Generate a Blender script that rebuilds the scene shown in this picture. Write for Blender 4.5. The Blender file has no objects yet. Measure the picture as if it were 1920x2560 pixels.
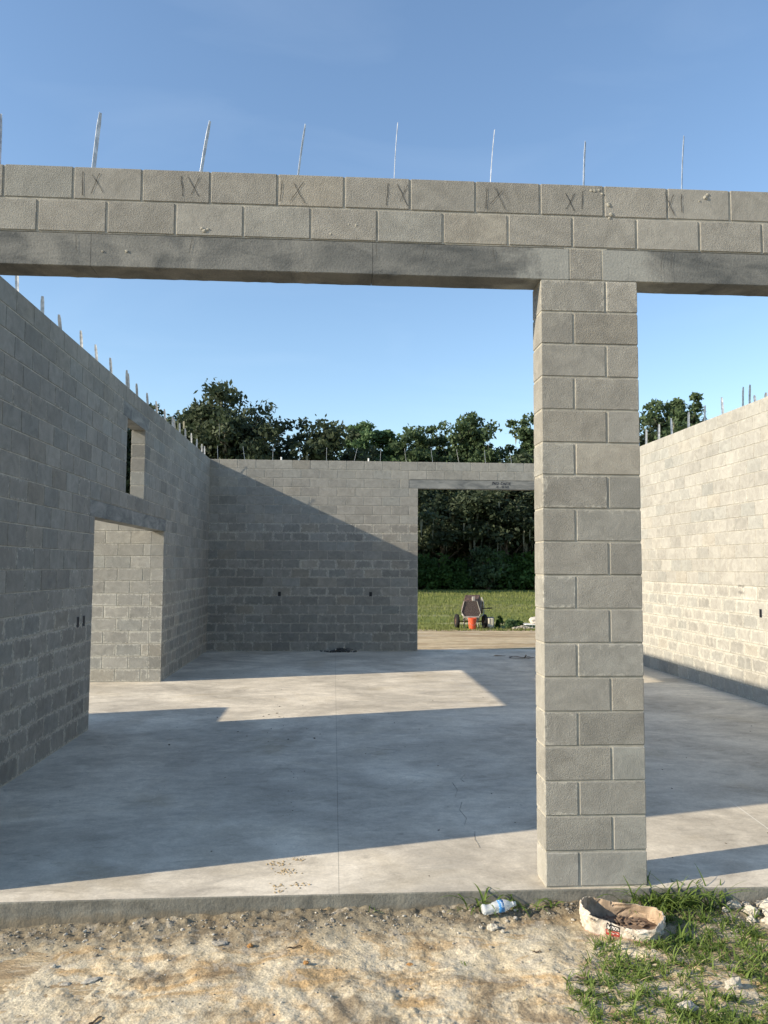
import bpy, math, random
import numpy as np
from mathutils import Vector, Matrix, noise
random.seed(7); rng = np.random.default_rng(7)
R = math.radians
sc = bpy.context.scene
col = sc.collection

# ------------------------------------------------------------------ camera
CAM = (-1.261, -4.691, 1.8742); YAW, PITCH, ROLL, FPX = .0632, .0697, .0055, 1969.0
cd = bpy.data.cameras.new('camera'); cam = bpy.data.objects.new('camera', cd); col.objects.link(cam)
cd.sensor_fit = 'VERTICAL'; cd.sensor_height = 24; cd.lens = 24 * FPX / 2560; cd.clip_start = .05; cd.clip_end = 3000
fw = Vector((math.sin(YAW) * math.cos(PITCH), math.cos(YAW) * math.cos(PITCH), math.sin(PITCH)))
r0 = Vector((math.cos(YAW), -math.sin(YAW), 0)); u0 = r0.cross(fw)
rr = math.cos(ROLL) * r0 + math.sin(ROLL) * u0; uu = -math.sin(ROLL) * r0 + math.cos(ROLL) * u0
m3 = Matrix((rr, uu, -fw)).transposed()
cam.matrix_world = Matrix.Translation(CAM) @ m3.to_4x4()
sc.camera = cam
sc.render.resolution_x = 768; sc.render.resolution_y = 1024

# ------------------------------------------------------------------ light
SUN_AZ, SUN_EL = R(14.8), R(23.9)             # direction the light travels, measured from +X toward +Y
sd = bpy.data.lights.new('sun', 'SUN'); sun = bpy.data.objects.new('sun', sd); col.objects.link(sun)
sd.energy = 4.9; sd.angle = R(.53); sd.color = (1.0, .87, .68)
tr = Vector((math.cos(SUN_AZ) * math.cos(SUN_EL), math.sin(SUN_AZ) * math.cos(SUN_EL), -math.sin(SUN_EL)))
sun.rotation_euler = tr.to_track_quat('-Z', 'Y').to_euler(); sun.location = (-30, -10, 20)
w = bpy.data.worlds.new('World'); sc.world = w; w.use_nodes = True
wn = w.node_tree.nodes; wl = w.node_tree.links
sky = wn.new('ShaderNodeTexSky'); sky.sky_type = 'NISHITA'; sky.sun_disc = False
sky.sun_elevation = SUN_EL; sky.sun_rotation = R(255.2)
sky.air_density = 1.15; sky.dust_density = .3; sky.ozone_density = 2.8; sky.altitude = 0
bg = wn['Background']; bg.inputs['Strength'].default_value = .142
# thin wisps of cirrus, laid out by direction in the sky
tc = wn.new('ShaderNodeTexCoord'); mp = wn.new('ShaderNodeMapping'); mp.inputs['Scale'].default_value = (2.2, 1.5, 9)
mp.inputs['Rotation'].default_value = (.2, .35, .3)
nz = wn.new('ShaderNodeTexNoise'); nz.inputs['Scale'].default_value = 1.6; nz.inputs['Detail'].default_value = 7; nz.inputs['Distortion'].default_value = .6
rp = wn.new('ShaderNodeMapRange'); rp.inputs[1].default_value = .54; rp.inputs[2].default_value = .82; rp.inputs[4].default_value = .045
mx = wn.new('ShaderNodeMix'); mx.data_type = 'RGBA'
wl.new(tc.outputs['Generated'], mp.inputs[0]); wl.new(mp.outputs[0], nz.inputs['Vector']); wl.new(nz.outputs['Fac'], rp.inputs[0])
wl.new(rp.outputs[0], mx.inputs['Factor']); wl.new(sky.outputs[0], mx.inputs['A']); mx.inputs['B'].default_value = (5.2, 6.0, 6.8, 1)
wl.new(mx.outputs['Result'], bg.inputs['Color'])
sc.view_settings.view_transform = 'Standard'; sc.view_settings.look = 'None'
sc.view_settings.exposure = 0.68; sc.view_settings.gamma = 1.0
sc.cycles.max_bounces = 6; sc.cycles.diffuse_bounces = 4; sc.cycles.transparent_max_bounces = 8

# ------------------------------------------------------------------ helpers: materials
class NT:
    def __init__(s, name):
        s.m = bpy.data.materials.new(name); s.m.use_nodes = True
        s.t = s.m.node_tree; s.n = s.t.nodes; s.l = s.t.links; s.b = s.n['Principled BSDF']
        s.b.inputs['Specular IOR Level'].default_value = .25; s.b.inputs['Roughness'].default_value = .9
    def put(s, sock, v):
        if isinstance(v, (int, float)): sock.default_value = v
        elif isinstance(v, (tuple, list)):
            sock.default_value = tuple(v) + ((1,) if len(v) == 3 and sock.type == 'RGBA' else ())
        else: s.l.new(v, sock)
    def coord(s, kind='Object', scale=(1, 1, 1), rot=(0, 0, 0)):
        c = s.n.new('ShaderNodeTexCoord'); m = s.n.new('ShaderNodeMapping')
        m.inputs['Scale'].default_value = scale; m.inputs['Rotation'].default_value = rot
        s.l.new(c.outputs[kind], m.inputs[0]); return m.outputs[0]
    def noise(s, scale, detail=4, vec=None, dist=0, rough=.55):
        n = s.n.new('ShaderNodeTexNoise'); s.put(n.inputs['Scale'], scale); n.inputs['Detail'].default_value = detail
        n.inputs['Roughness'].default_value = rough; n.inputs['Distortion'].default_value = dist
        s.l.new(vec if vec is not None else s.coord(), n.inputs['Vector']); return n.outputs['Fac']
    def vor(s, scale, vec=None, feat='F1', out='Distance'):
        n = s.n.new('ShaderNodeTexVoronoi'); n.feature = feat; n.inputs['Scale'].default_value = scale
        s.l.new(vec if vec is not None else s.coord(), n.inputs['Vector']); return n.outputs[out]
    def rng(s, v, a, b, c=0, d=1, smooth=False):
        n = s.n.new('ShaderNodeMapRange'); n.clamp = True
        if smooth: n.interpolation_type = 'SMOOTHSTEP'
        s.put(n.inputs[0], v)
        for i, x in zip((1, 2, 3, 4), (a, b, c, d)): s.put(n.inputs[i], x)
        return n.outputs[0]
    def math(s, op, a, b=0):
        n = s.n.new('ShaderNodeMath'); n.operation = op; s.put(n.inputs[0], a); s.put(n.inputs[1], b); return n.outputs[0]
    def mix(s, f, a, b, mode='MIX'):
        n = s.n.new('ShaderNodeMix'); n.data_type = 'RGBA'; n.blend_type = mode
        s.put(n.inputs['Factor'], f); s.put(n.inputs['A'], a); s.put(n.inputs['B'], b); return n.outputs['Result']
    def attr(s, name):
        n = s.n.new('ShaderNodeAttribute'); n.attribute_name = name; return n.outputs['Fac']
    def xyz(s, v):
        n = s.n.new('ShaderNodeSeparateXYZ'); s.l.new(v, n.inputs[0]); return n.outputs
    def uv(s, name):
        n = s.n.new('ShaderNodeUVMap'); n.uv_map = name; return s.xyz(n.outputs[0])
    def bump(s, h, dist=.01, strength=1.0, prev=None):
        n = s.n.new('ShaderNodeBump'); s.put(n.inputs['Distance'], dist); n.inputs['Strength'].default_value = strength
        s.put(n.inputs['Height'], h)
        if prev is not None: s.l.new(prev, n.inputs['Normal'])
        return n.outputs[0]
    def done(s, color, rough=None, normal=None):
        s.put(s.b.inputs['Base Color'], color)
        if rough is not None: s.put(s.b.inputs['Roughness'], rough)
        if normal is not None: s.l.new(normal, s.b.inputs['Normal'])
        return s.m

def plain(name, c, rough=.7, metal=0, var=.25, scale=12, c2=None):
    t = NT(name); f = t.rng(t.noise(scale, 5), .35, .65)
    d = c2 if c2 else tuple(x * (1 - var) for x in c)
    t.b.inputs['Metallic'].default_value = metal
    return t.done(t.mix(f, d, c), rough, t.bump(t.noise(scale * 8, 3), .002, .5))

def block_material():
    t = NT('concrete_block'); g = t.coord()
    tint = t.attr('tint'); hue = t.attr('hue'); smear = t.attr('smear')
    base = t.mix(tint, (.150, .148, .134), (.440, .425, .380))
    base = t.mix(t.rng(hue, .0, .3, .32, 0), base, (.260, .285, .275))           # a few greenish grey units
    base = t.mix(t.rng(hue, .9, 1, 0, .22), base, (.43, .37, .27))
    blot = t.math('MAXIMUM', t.rng(t.noise(2.3, 5, g, .4), .38, .66), t.rng(t.noise(.8, 7, t.coord('Object', (1, 1, 1.4)), 1.2, .62), .54, .62, 0, 1.4))
    base = t.mix(t.math('MULTIPLY', t.math('MULTIPLY', blot, .42), t.rng(tint, .3, .75, 1.1, .25)), base, t.mix(.5, base, (.16, .16, .155)), 'MIX')
    big = t.rng(t.noise(7, 6, g, 1.0, .65), .3, .72, .80, 1.14)
    base = t.mulf(base, big)
    fine = t.rng(t.noise(190, 3, g, 0, .7), .25, .75, .80, 1.18)
    base = t.mulf(base, fine)
    pits = t.rng(t.vor(240, g), .0, .22, .55, 1)
    base = t.mulf(base, t.rng(t.noise(40, 2, g), .4, .6, 1, pits))
    u1 = t.uv('edge_a'); u2 = t.uv('edge_b')
    d = t.math('MINIMUM', t.math('MINIMUM', u1[0], u1[1]), t.math('MINIMUM', u2[0], u2[1]))
    wob = t.math('MULTIPLY', t.math('SUBTRACT', t.noise(18, 4, g, 1.2, .65), .47), .16)
    dd = t.math('ADD', d, wob)
    wid = t.math('MULTIPLY', smear, .026)
    mask = t.rng(t.math('SUBTRACT', dd, wid), -.006, .010, 1, 0)
    mask = t.math('MULTIPLY', mask, t.rng(smear, 0, .25))
    drag = t.math('MULTIPLY', t.rng(t.noise(5.5, 5, t.coord('Object', (1, 1, .55)), 1.5), .56, .68), t.math('MULTIPLY', smear, .55))
    mask = t.math('MAXIMUM', mask, drag)
    base = t.mix(t.math('MULTIPLY', mask, .78), base, t.mix(.5, t.mulf(base, 1.5), (.52, .50, .43)))
    edge = t.rng(d, .0, .006, .79, 1)  # recess shade painted in: block colour darkens towards every rim
    base = t.mulf(base, edge)
    b1 = t.bump(t.noise(120, 4, g, 0, .7), t.math('MULTIPLY', t.rng(t.attr('rough'), 0, 1, .3, 1.3), .008), .9)
    b2 = t.bump(t.noise(26, 3, g), .004, .5, b1)
    return t.done(base, .95, b2)
def _mulf(t, c, f):
    n = t.n.new('ShaderNodeVectorMath'); n.operation = 'SCALE'
    t.l.new(c, n.inputs[0]); t.put(n.inputs['Scale'], f); return n.outputs[0]
NT.mulf = _mulf
M = {}
M['block'] = block_material()

def mortar():
    t = NT('mortar'); f = t.rng(t.noise(9, 6, None, .5), .35, .68)
    c = t.mix(f, (.27, .26, .225), (.42, .40, .34))
    return t.done(c, .95, t.bump(t.noise(120, 3), .003, .7))
M['mortar'] = mortar()

def lintel_mat():
    t = NT('lintel_concrete'); g = t.coord()
    st = t.coord('Object', (1, 1, 3))
    f = t.rng(t.noise(2.2, 7, st, .8, .62), .36, .62)
    c = t.mix(f, (.090, .096, .096), (.185, .188, .178))
    e = t.rng(t.noise(1.1, 6, g, 1.4), .54, .64)
    c = t.mix(t.math('MULTIPLY', e, t.math('MULTIPLY', t.attr('smear'), .35)), c, (.40, .39, .35))
    X = t.xyz(t.coord()); dx = t.math('ADD', t.math('ABSOLUTE', t.math('SUBTRACT', X[0], .29)), t.math('MULTIPLY', t.math('SUBTRACT', t.noise(4, 6, g, .8), .5), .9))
    c = t.mix(t.math('MULTIPLY', t.rng(dx, .30, .50, .75, 0), t.rng(X[1], 1, 2, 1, 0)), c, (.33, .335, .31))
    s = t.rng(t.noise(16, 5, t.coord('Object', (2.2, 2.2, .7)), 1.2, .7), .62, .74)
    c = t.mix(t.math('MULTIPLY', s, .35), c, (.33, .325, .30))
    c = t.mulf(c, t.rng(t.attr('smear'), .45, .7, 1.35, 1))
    c = t.mulf(c, t.rng(t.noise(150, 3, g), .3, .7, .85, 1.12))
    pit = t.rng(t.vor(60, g), .05, .16)
    c = t.mulf(c, t.rng(t.noise(8, 2, g), .5, .55, 1, pit))
    return t.done(c, .9, t.bump(t.noise(70, 4, g), .003, .7))
M['lintel'] = lintel_mat()

def slab_mat():
    t = NT('slab_concrete'); g = t.coord()
    st = t.coord('Object', (.75, 1.25, 1), (0, 0, .12))
    f = t.rng(t.noise(1.0, 9, st, 1.2, .62), .33, .66)
    c = t.mix(f, (.460, .412, .335), (.720, .650, .525))
    f2 = t.rng(t.noise(3.4, 8, st, 1.0, .7), .42, .68)
    c = t.mix(t.math('MULTIPLY', f2, .6), c, (.80, .73, .60))
    f3 = t.rng(t.noise(1.9, 7, t.coord('Object', (.9, 1.7, 1), (0, 0, -.2)), 2.0, .65), .58, .70)
    c = t.mix(t.math('MULTIPLY', f3, .6), c, (.34, .305, .25))
    ar = t.rng(t.noise(.9, 6, g, .6), .56, .70)
    c = t.mix(t.math('MULTIPLY', ar, .36), c, (.42, .34, .21))
    c = t.mulf(c, t.rng(t.noise(60, 4, g, 0, .7), .3, .7, .88, 1.10)); c = t.mulf(c, t.rng(t.noise(11, 7, g, 1.2, .7), .32, .68, .86, 1.09))
    sp = t.rng(t.vor(9, g), .012, .03, .45, 1)
    c = t.mulf(c, t.rng(t.noise(2.2, 2, g), .52, .6, 1, sp))
    bz = t.rng(t.noise(.42, 6, g, 1.6, .6), .40, .62, .74, 1.06); c = t.mulf(c, bz)      # cloudy stain; also puts deeper shade into the colour
    sw = t.rng(t.noise(5.5, 6, t.coord('Object', (.25, 1.5, 1), (0, 0, .5)), 2.4, .7), .56, .64); c = t.mix(t.math('MULTIPLY', sw, .22), c, (.30, .29, .26))
    x = t.xyz(t.coord())
    # sawn control joints
    for x0, hw in ((-1.212, .0022), (5.6, .003)):
        a = t.math('ABSOLUTE', t.math('SUBTRACT', x[0], x0))
        c = t.mulf(c, t.rng(a, hw * .4, hw * 1.3, .5, 1))
    # pale scratch and chalky patch on the right bay
    ln = t.math('ABSOLUTE', t.math('SUBTRACT', x[0], t.math('ADD', t.math('MULTIPLY', x[1], .094), 1.804)))
    c = t.mix(t.math('MULTIPLY', t.rng(ln, .002, .005, 1, 0), t.rng(x[1], 1.5, 1.7, .8, 0)), c, (.72, .70, .62))
    b = t.bump(t.noise(7, 6, st, 1), .003, .5); b = t.bump(t.noise(90, 3, g), .0012, .5, b)
    return t.done(c, t.rng(t.noise(3, 5, st), .3, .7, .55, .85), b)
M['slab'] = slab_mat()

def edge_mat():
    t = NT('slab_edge_concrete'); g = t.coord()
    c = t.mix(t.rng(t.noise(3, 6, t.coord('Object', (1, 1, 2)), .6), .35, .65), (.130, .126, .108), (.235, .228, .195))
    c = t.mulf(c, t.rng(t.noise(110, 3, g), .3, .7, .85, 1.12))
    z = t.xyz(t.coord())[2]
    soil = t.rng(t.math('ADD', z, t.math('MULTIPLY', t.noise(9, 5, g), .10)), -.05, -.015, .7, 0)
    c = t.mix(soil, c, (.20, .165, .115))
    return t.done(c, .95, t.bump(t.noise(45, 5, g, 0, .65), .006, .8))
M['edge'] = edge_mat()

def dirt_mat():
    t = NT('sandy_dirt'); g = t.coord(); xy = t.xyz(g)
    f = t.rng(t.noise(4.5, 8, g, .8, .66), .34, .66)
    c = t.mix(f, (.50, .42, .28), (.70, .62, .46))
    o = t.rng(t.noise(1.9, 8, t.coord('Object', (1, 2.0, 1), (0, 0, .2)), 1.2, .66), .49, .62)
    c = t.mix(t.math('MULTIPLY', o, .75), c, (.46, .29, .12))
    k = t.rng(t.noise(1.7, 9, t.coord('Object', (1, 1.5, 1), (.5, .2, 1)), 1.2, .70), .49, .60)
    c = t.mix(t.math('MULTIPLY', k, .78), c, (.20, .147, .088))
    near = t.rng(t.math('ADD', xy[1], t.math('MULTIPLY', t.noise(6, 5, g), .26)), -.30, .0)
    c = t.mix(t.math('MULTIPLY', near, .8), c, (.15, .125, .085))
    gr = t.rng(t.noise(8, 6, g, .5), .56, .62)
    c = t.mix(t.math('MULTIPLY', gr, .5), c, (.40, .37, .31))
    c = t.mulf(c, t.rng(t.noise(60, 6, g, 0, .85), .34, .66, .56, 1.22))
    b = t.bump(t.noise(38, 8, g, .5, .75), .007, .8); b = t.bump(t.vor(70, g), .004, .5, b)
    return t.done(c, .97, b)
M['dirt'] = dirt_mat()

def ground_mat():
    t = NT('field_ground'); g = t.coord(); xy = t.xyz(g)
    st = t.coord('Object', (.35, 1, 1))
    n = t.noise(.9, 8, st, .5, .65)
    gc = t.mix(t.rng(t.noise(.35, 8, st, .6, .7), .35, .65), (.090, .125, .022), (.195, .215, .050))
    gc = t.mix(t.rng(t.noise(1.4, 6, st, .4), .58, .7, 0, .55), gc, (.27, .235, .12))
    gc = t.mix(t.rng(t.noise(.22, 7, t.coord('Object', (.25, 1, 1)), .8, .68), .5, .64, 0, .6), gc, (.25, .22, .10))
    gc = t.mulf(gc, t.rng(t.noise(9, 5, st, 0, .75), .3, .7, .6, 1.25))
    sc_ = t.mix(t.rng(n, .35, .65), (.40, .30, .17), (.61, .50, .33))
    sc_ = t.mix(t.rng(t.noise(.7, 8, t.coord('Object', (.25, 1.6, 1), (0, 0, .04)), 1.2, .7), .5, .62, 0, .65), sc_, (.27, .19, .11))
    sc_ = t.mulf(sc_, t.rng(t.noise(14, 5, t.coord('Object', (.3, 1, 1)), 0, .7), .3, .7, .68, 1.2))
    sc_ = t.mix(t.rng(t.noise(2.2, 9, t.coord('Object', (.35, 2.2, 1), (0, 0, -.05)), 1.5, .72), .50, .60, 0, .7), sc_, (.30, .21, .12))
    sc_ = t.mix(t.rng(t.noise(1.6, 6, t.coord('Object', (.3, 2.5, 1), (0, 0, .08)), 1.0, .7), .56, .62, 0, .6), sc_, (.74, .66, .50))
    edge = t.math('ADD', xy[1], t.math('MULTIPLY', t.math('SUBTRACT', t.noise(.9, 6, g), .5), 4.0))
    c = t.mix(t.rng(edge, 20.6, 21.6), sc_, gc)
    pale = t.math('MULTIPLY', t.rng(t.noise(.33, 5, t.coord('Object', (.12, 1, 1)), .4), .60, .66), t.rng(xy[1], 23, 24, 0, .8))
    pale = t.math('MULTIPLY', pale, t.rng(xy[1], 27, 30, 1, 0))
    c = t.mix(pale, c, (.55, .48, .33))
    return t.done(c, .97, t.bump(t.noise(6, 7, st, 0, .75), .07, .8))
M['ground'] = ground_mat()

def leaf_mat(name, c1, c2, trans=.25):
    t = NT(name); f = t.attr('tint'); n = t.rng(t.noise(.35, 3), .35, .65, 0, .5)
    c = t.mix(t.math('ADD', t.math('MULTIPLY', f, .7), n), c1, c2)
    t.done(c, .65)
    tr_ = t.n.new('ShaderNodeBsdfTranslucent'); t.l.new(t.mulf(c, 1.3), tr_.inputs['Color'])
    mx_ = t.n.new('ShaderNodeMixShader'); mx_.inputs[0].default_value = trans
    t.l.new(t.b.outputs[0], mx_.inputs[1]); t.l.new(tr_.outputs[0], mx_.inputs[2])
    t.l.new(mx_.outputs[0], t.n['Material Output'].inputs['Surface']); return t.m
M['oak'] = leaf_mat('oak_foliage', (.026, .040, .022), (.072, .094, .050))  # this and the next two: distance haze put into the bluish tree colours
M['light_leaf'] = leaf_mat('light_foliage', (.055, .105, .045), (.115, .185, .080))
M['mid_leaf'] = leaf_mat('mid_foliage', (.034, .060, .028), (.090, .132, .058))
M['under'] = leaf_mat('undergrowth_foliage', (.022, .052, .012), (.060, .118, .026))
M['grass'] = leaf_mat('grass_blade', (.058, .105, .016), (.175, .240, .058), .3)
M['dry'] = leaf_mat('dry_grass', (.34, .28, .14), (.55, .48, .28), .2)
M['field_grass'] = leaf_mat('field_grass', (.09, .12, .025), (.20, .215, .065), .2)
M['bark'] = plain('bark', (.16, .135, .105), .95, var=.5, scale=3)
M['moss'] = leaf_mat('hanging_moss', (.12, .12, .085), (.2, .2, .15), .1)
M['pebble'] = (lambda t: t.done(t.mulf(t.mix(t.attr('tint'), (.20, .175, .14), (.60, .56, .47)), t.rng(t.noise(60, 4), .3, .7, .75, 1.15)), .95, t.bump(t.noise(90, 3), .003, .6)))(NT('pebble'))
M['metal'] = (lambda t: (t.b.inputs['Metallic'].__setattr__('default_value', .25), t.done(t.mix(t.rng(t.noise(25, 4), .35, .65), (.30, .32, .34), (.58, .60, .62)), t.rng(t.noise(12, 3), .3, .7, .28, .5), t.bump(t.noise(9, 2), .001, .3)))[1])(NT('galvanised_metal'))
M['dark'] = plain('dark_plastic', (.012, .013, .016), .5)
M['pencil'] = plain('pencil_mark', (.105, .105, .10), .9, var=.5, scale=60)
M['stamp'] = (lambda t: t.done(t.mix(t.rng(t.noise(28, 4), .50, .60), (.035, .037, .045), (.20, .20, .19)), .9))(NT('faded_stamp_ink'))

# ------------------------------------------------------------------ helpers: objects
def link(o, parent=None):
    col.objects.link(o)
    if parent is not None: o.parent = parent
    return o
def tag(o, label=None, cat=None, group=None, kind=None):
    for k, v in (('label', label), ('category', cat), ('group', group), ('kind', kind)):
        if v: o[k] = v
    return o
def empty(name, loc=(0, 0, 0), rz=0, label=None, cat=None, group=None):
    o = bpy.data.objects.new(name, None); o.location = loc; o.rotation_euler = (0, 0, rz); o.empty_display_size = .2
    return tag(link(o), label, cat, group)
class MB:
    def __init__(s): s.v = []; s.f = []; s.m = []; s.a = {}
    def add(s, vs, fs, mi=0, **attrs):
        o = len(s.v); s.v.extend([tuple(v) for v in vs])
        for f in fs:
            s.f.append(tuple(i + o for i in f)); s.m.append(mi)
        for k, val in attrs.items():
            L = s.a.setdefault(k, []); L.extend([0.5] * (len(s.f) - len(fs) - len(L)))
            L.extend(val if isinstance(val, list) else [val] * len(fs))
        return s
    def box(s, lo, hi, mi=0, mat=None, bev=0, **at):
        vs, fs = chamfer(lo, hi, bev) if bev else cube(lo, hi)
        if mat is not None: vs = [mat @ Vector(v) for v in vs]
        return s.add(vs, fs, mi, **at)
    def tube(s, pts, rad, n=8, mi=0, cap=True, **at):
        pts = [Vector(p) for p in pts]; rads = rad if isinstance(rad, (list, tuple)) else [rad] * len(pts)
        vs = []; fs = []; ref = None
        for i, p in enumerate(pts):
            t = (pts[min(i + 1, len(pts) - 1)] - pts[max(i - 1, 0)]).normalized()
            if ref is None: ref = t.orthogonal().normalized()
            ref = (ref - t * ref.dot(t)).normalized(); b = t.cross(ref)
            for k in range(n):
                a = 2 * math.pi * k / n; vs.append(p + (ref * math.cos(a) + b * math.sin(a)) * rads[i])
        for i in range(len(pts) - 1):
            for k in range(n):
                fs.append((i * n + k, i * n + (k + 1) % n, (i + 1) * n + (k + 1) % n, (i + 1) * n + k))
        if cap: fs.append(tuple(range(n))[::-1]); fs.append(tuple((len(pts) - 1) * n + k for k in range(n)))
        return s.add(vs, fs, mi, **at)
    def lathe(s, prof, n=20, mi=0, mat=None, **at):
        vs = []; fs = []
        for r_, z in prof:
            for k in range(n):
                a = 2 * math.pi * k / n; vs.append(Vector((r_ * math.cos(a), r_ * math.sin(a), z)))
        for i in range(len(prof) - 1):
            for k in range(n): fs.append((i * n + k, i * n + (k + 1) % n, (i + 1) * n + (k + 1) % n, (i + 1) * n + k))
        if mat is not None: vs = [mat @ v for v in vs]
        return s.add(vs, fs, mi, **at)
    def build(s, name, mats, parent=None, smooth=False, label=None, category=None, kind=None):
        tags = dict(label=label, cat=category, kind=kind)
        me = bpy.data.meshes.new(name); me.from_pydata(s.v, [], s.f)
        for m in (mats if isinstance(mats, (list, tuple)) else [mats]): me.materials.append(m)
        me.polygons.foreach_set('material_index', s.m)
        for k, L in s.a.items():
            L = L + [0.5] * (len(s.f) - len(L))
            a = me.attributes.new(k, 'FLOAT', 'FACE'); a.data.foreach_set('value', L)
        if smooth: me.polygons.foreach_set('use_smooth', [True] * len(s.f))
        me.update()
        return tag(link(bpy.data.objects.new(name, me), parent), **tags)
def cube(lo, hi):
    (a, b, c), (d, e, f) = lo, hi
    return [(a, b, c), (d, b, c), (d, e, c), (a, e, c), (a, b, f), (d, b, f), (d, e, f), (a, e, f)], \
           [(0, 3, 2, 1), (4, 5, 6, 7), (0, 1, 5, 4), (1, 2, 6, 5), (2, 3, 7, 6), (3, 0, 4, 7)]
def chamfer(lo, hi, b):
    # 24 vertices: index (corner, axis) where axis says which face the vertex lies on
    vs = []; idx = {}
    for c in range(8):
        s = [(c >> k) & 1 for k in range(3)]
        for ax in range(3):
            p = [0, 0, 0]
            for k in range(3):
                p[k] = (hi[k] if s[k] else lo[k]) + (0 if k == ax else (-b if s[k] else b))
            idx[c, ax] = len(vs); vs.append(tuple(p))
    fs = []
    for ax in range(3):
        o1, o2 = [(1, 2), (2, 0), (0, 1)][ax]
        for sg in (0, 1):
            q = [(sg << ax) | (a << o1) | (c << o2) for a, c in ((0, 0), (1, 0), (1, 1), (0, 1))]
            f = [idx[c, ax] for c in q]; fs.append(tuple(f if sg else f[::-1]))
    for ax in range(3):                                   # edges along ax
        o1, o2 = [(1, 2), (2, 0), (0, 1)][ax]
        for a in (0, 1):
            for c in (0, 1):
                c0 = (a << o1) | (c << o2); c1 = c0 | (1 << ax)
                f = [idx[c0, o1], idx[c1, o1], idx[c1, o2], idx[c0, o2]]
                fs.append(tuple(f if (a ^ c) else f[::-1]))
    for c in range(8):
        f = [idx[c, 0], idx[c, 1], idx[c, 2]]
        par = ((c >> 0) ^ (c >> 1) ^ (c >> 2)) & 1
        fs.append(tuple(f if par else f[::-1]))
    return vs, fs

# ------------------------------------------------------------------ block walls
BL, H, T, J = .4064, .2032, .2032, .0105
CZ = [0, .206, .409, .612, .814, 1.017, 1.220, 1.423, 1.627, 1.829, 2.032, 2.233, 2.4384, 2.637, 2.841, 3.045, 3.251, 3.454, 3.6576, 3.8608, 4.064, 4.2672]
class Wall:
    """blocks along u (0 = X, 1 = Y); a fixed slab of thickness T on the other axis starting at w0"""
    def __init__(s, axis, w0, tint, smear): s.ax = axis; s.w0 = w0; s.tint = tint; s.smear = smear; s.blocks = []; s.core = []
    def course(s, c, a, b, phase, lo_ext=0, hi_ext=0):
        z0, z1 = CZ[c], CZ[c + 1]
        k = math.ceil((a - phase) / BL + .12); cuts = [a]
        x = phase + k * BL
        while x < b - .05: cuts.append(x); x += BL
        cuts.append(b)
        for i in range(len(cuts) - 1):
            p, q = cuts[i], cuts[i + 1]
            lo = p + (J / 2 if i else 0); hi = q - (J / 2 if i < len(cuts) - 2 else 0)
            s.blocks.append((lo, hi, z0 + J / 2 + (.002 if c == 0 else 0), z1 - J / 2 + (J / 2 if c == 20 else 0), c))
        rec = .0056 - .0036 * min(1, s.smear(c, (a + b) / 2))
        s.core.append((a + .004 - lo_ext, b - .004 + hi_ext, z0, z1 - (.004 if c == 20 else 0), rec))
    def build(s, name, parent, extra=None, **tags):
        V = []; F = []; MI = []; att = {'tint': [], 'hue': [], 'smear': [], 'rough': []}; UA = []; UB = []
        def P(u, w_, z): return (u, w_, z) if s.ax == 0 else (w_, u, z)
        for (u0_, u1_, z0, z1, c) in s.blocks:
            off = random.gauss(0, .0007)
            lo = P(u0_, s.w0 + off, z0); hi = P(u1_, s.w0 + T + off, z1)
            vs, fs = chamfer(lo, hi, .0035 + random.random() * .002)
            if True:   # slightly uneven units
                jz = random.gauss(0, .0006)
                vs = [(v[0], v[1], v[2] + jz) for v in vs]
            o = len(V); V.extend(vs)
            um = (u0_ + u1_) / 2
            ti = min(1, max(0, s.tint(c, um) + random.gauss(0, .066))); hu = random.random(); sm = s.smear(c, um) * random.uniform(.6, 1.2); ro = random.random() ** 1.5
            for f in fs:
                F.append(tuple(i + o for i in f)); MI.append(0)
                att['tint'].append(ti); att['hue'].append(hu); att['smear'].append(sm); att['rough'].append(ro)
                n = [0, 0, 0]
                pts = [vs[i] for i in f]; e1 = Vector(pts[1]) - Vector(pts[0]); e2 = Vector(pts[2]) - Vector(pts[1]); nn = e1.cross(e2)
                ax = max(range(3), key=lambda k: abs(nn[k])); a_, b_ = [k for k in range(3) if k != ax]
                for p_ in pts:
                    UA.append((p_[a_] - lo[a_], hi[a_] - p_[a_])); UB.append((p_[b_] - lo[b_], hi[b_] - p_[b_]))
        for (a, b, z0, z1, rec) in s.core:
            vs, fs = cube(P(a, s.w0 + rec, z0), P(b, s.w0 + T - rec, z1))
            o = len(V); V.extend(vs)
            for f in fs:
                F.append(tuple(i + o for i in f)); MI.append(1)
                for k in att: att[k].append(.5)
                for p_ in f: UA.append((1, 1)); UB.append((1, 1))
        mats = [M['block'], M['mortar']]
        if extra:
            for (vs, fs, m) in extra:
                o = len(V); V.extend(vs)
                if m not in mats: mats.append(m)
                for f in fs:
                    F.append(tuple(i + o for i in f)); MI.append(mats.index(m))
                    for k in att: att[k].append(.5)
                    for p_ in f: UA.append((1, 1)); UB.append((1, 1))
        me = bpy.data.meshes.new(name); me.from_pydata(V, [], F)
        for m in mats: me.materials.append(m)
        me.polygons.foreach_set('material_index', MI)
        for k in att: me.attributes.new(k, 'FLOAT', 'FACE').data.foreach_set('value', att[k])
        for nm, U in (('edge_a', UA), ('edge_b', UB)):
            l = me.uv_layers.new(name=nm); l.data.foreach_set('uv', np.array(U, dtype=np.float32).ravel())
        me.update()
        return tag(link(bpy.data.objects.new(name, me), parent), **tags)

D, XL, XR = 13.046, -4.042, 4.724
XLO, XRO = XL - T, XR + T
building = empty('unfinished_building', (0, 0, 0), 0, 'roofless grey concrete block building with a pillar between two wide front openings', 'building')

def nz3(x, y, z=0, s=1): return noise.noise(Vector((x * s, y * s, z)))
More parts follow.
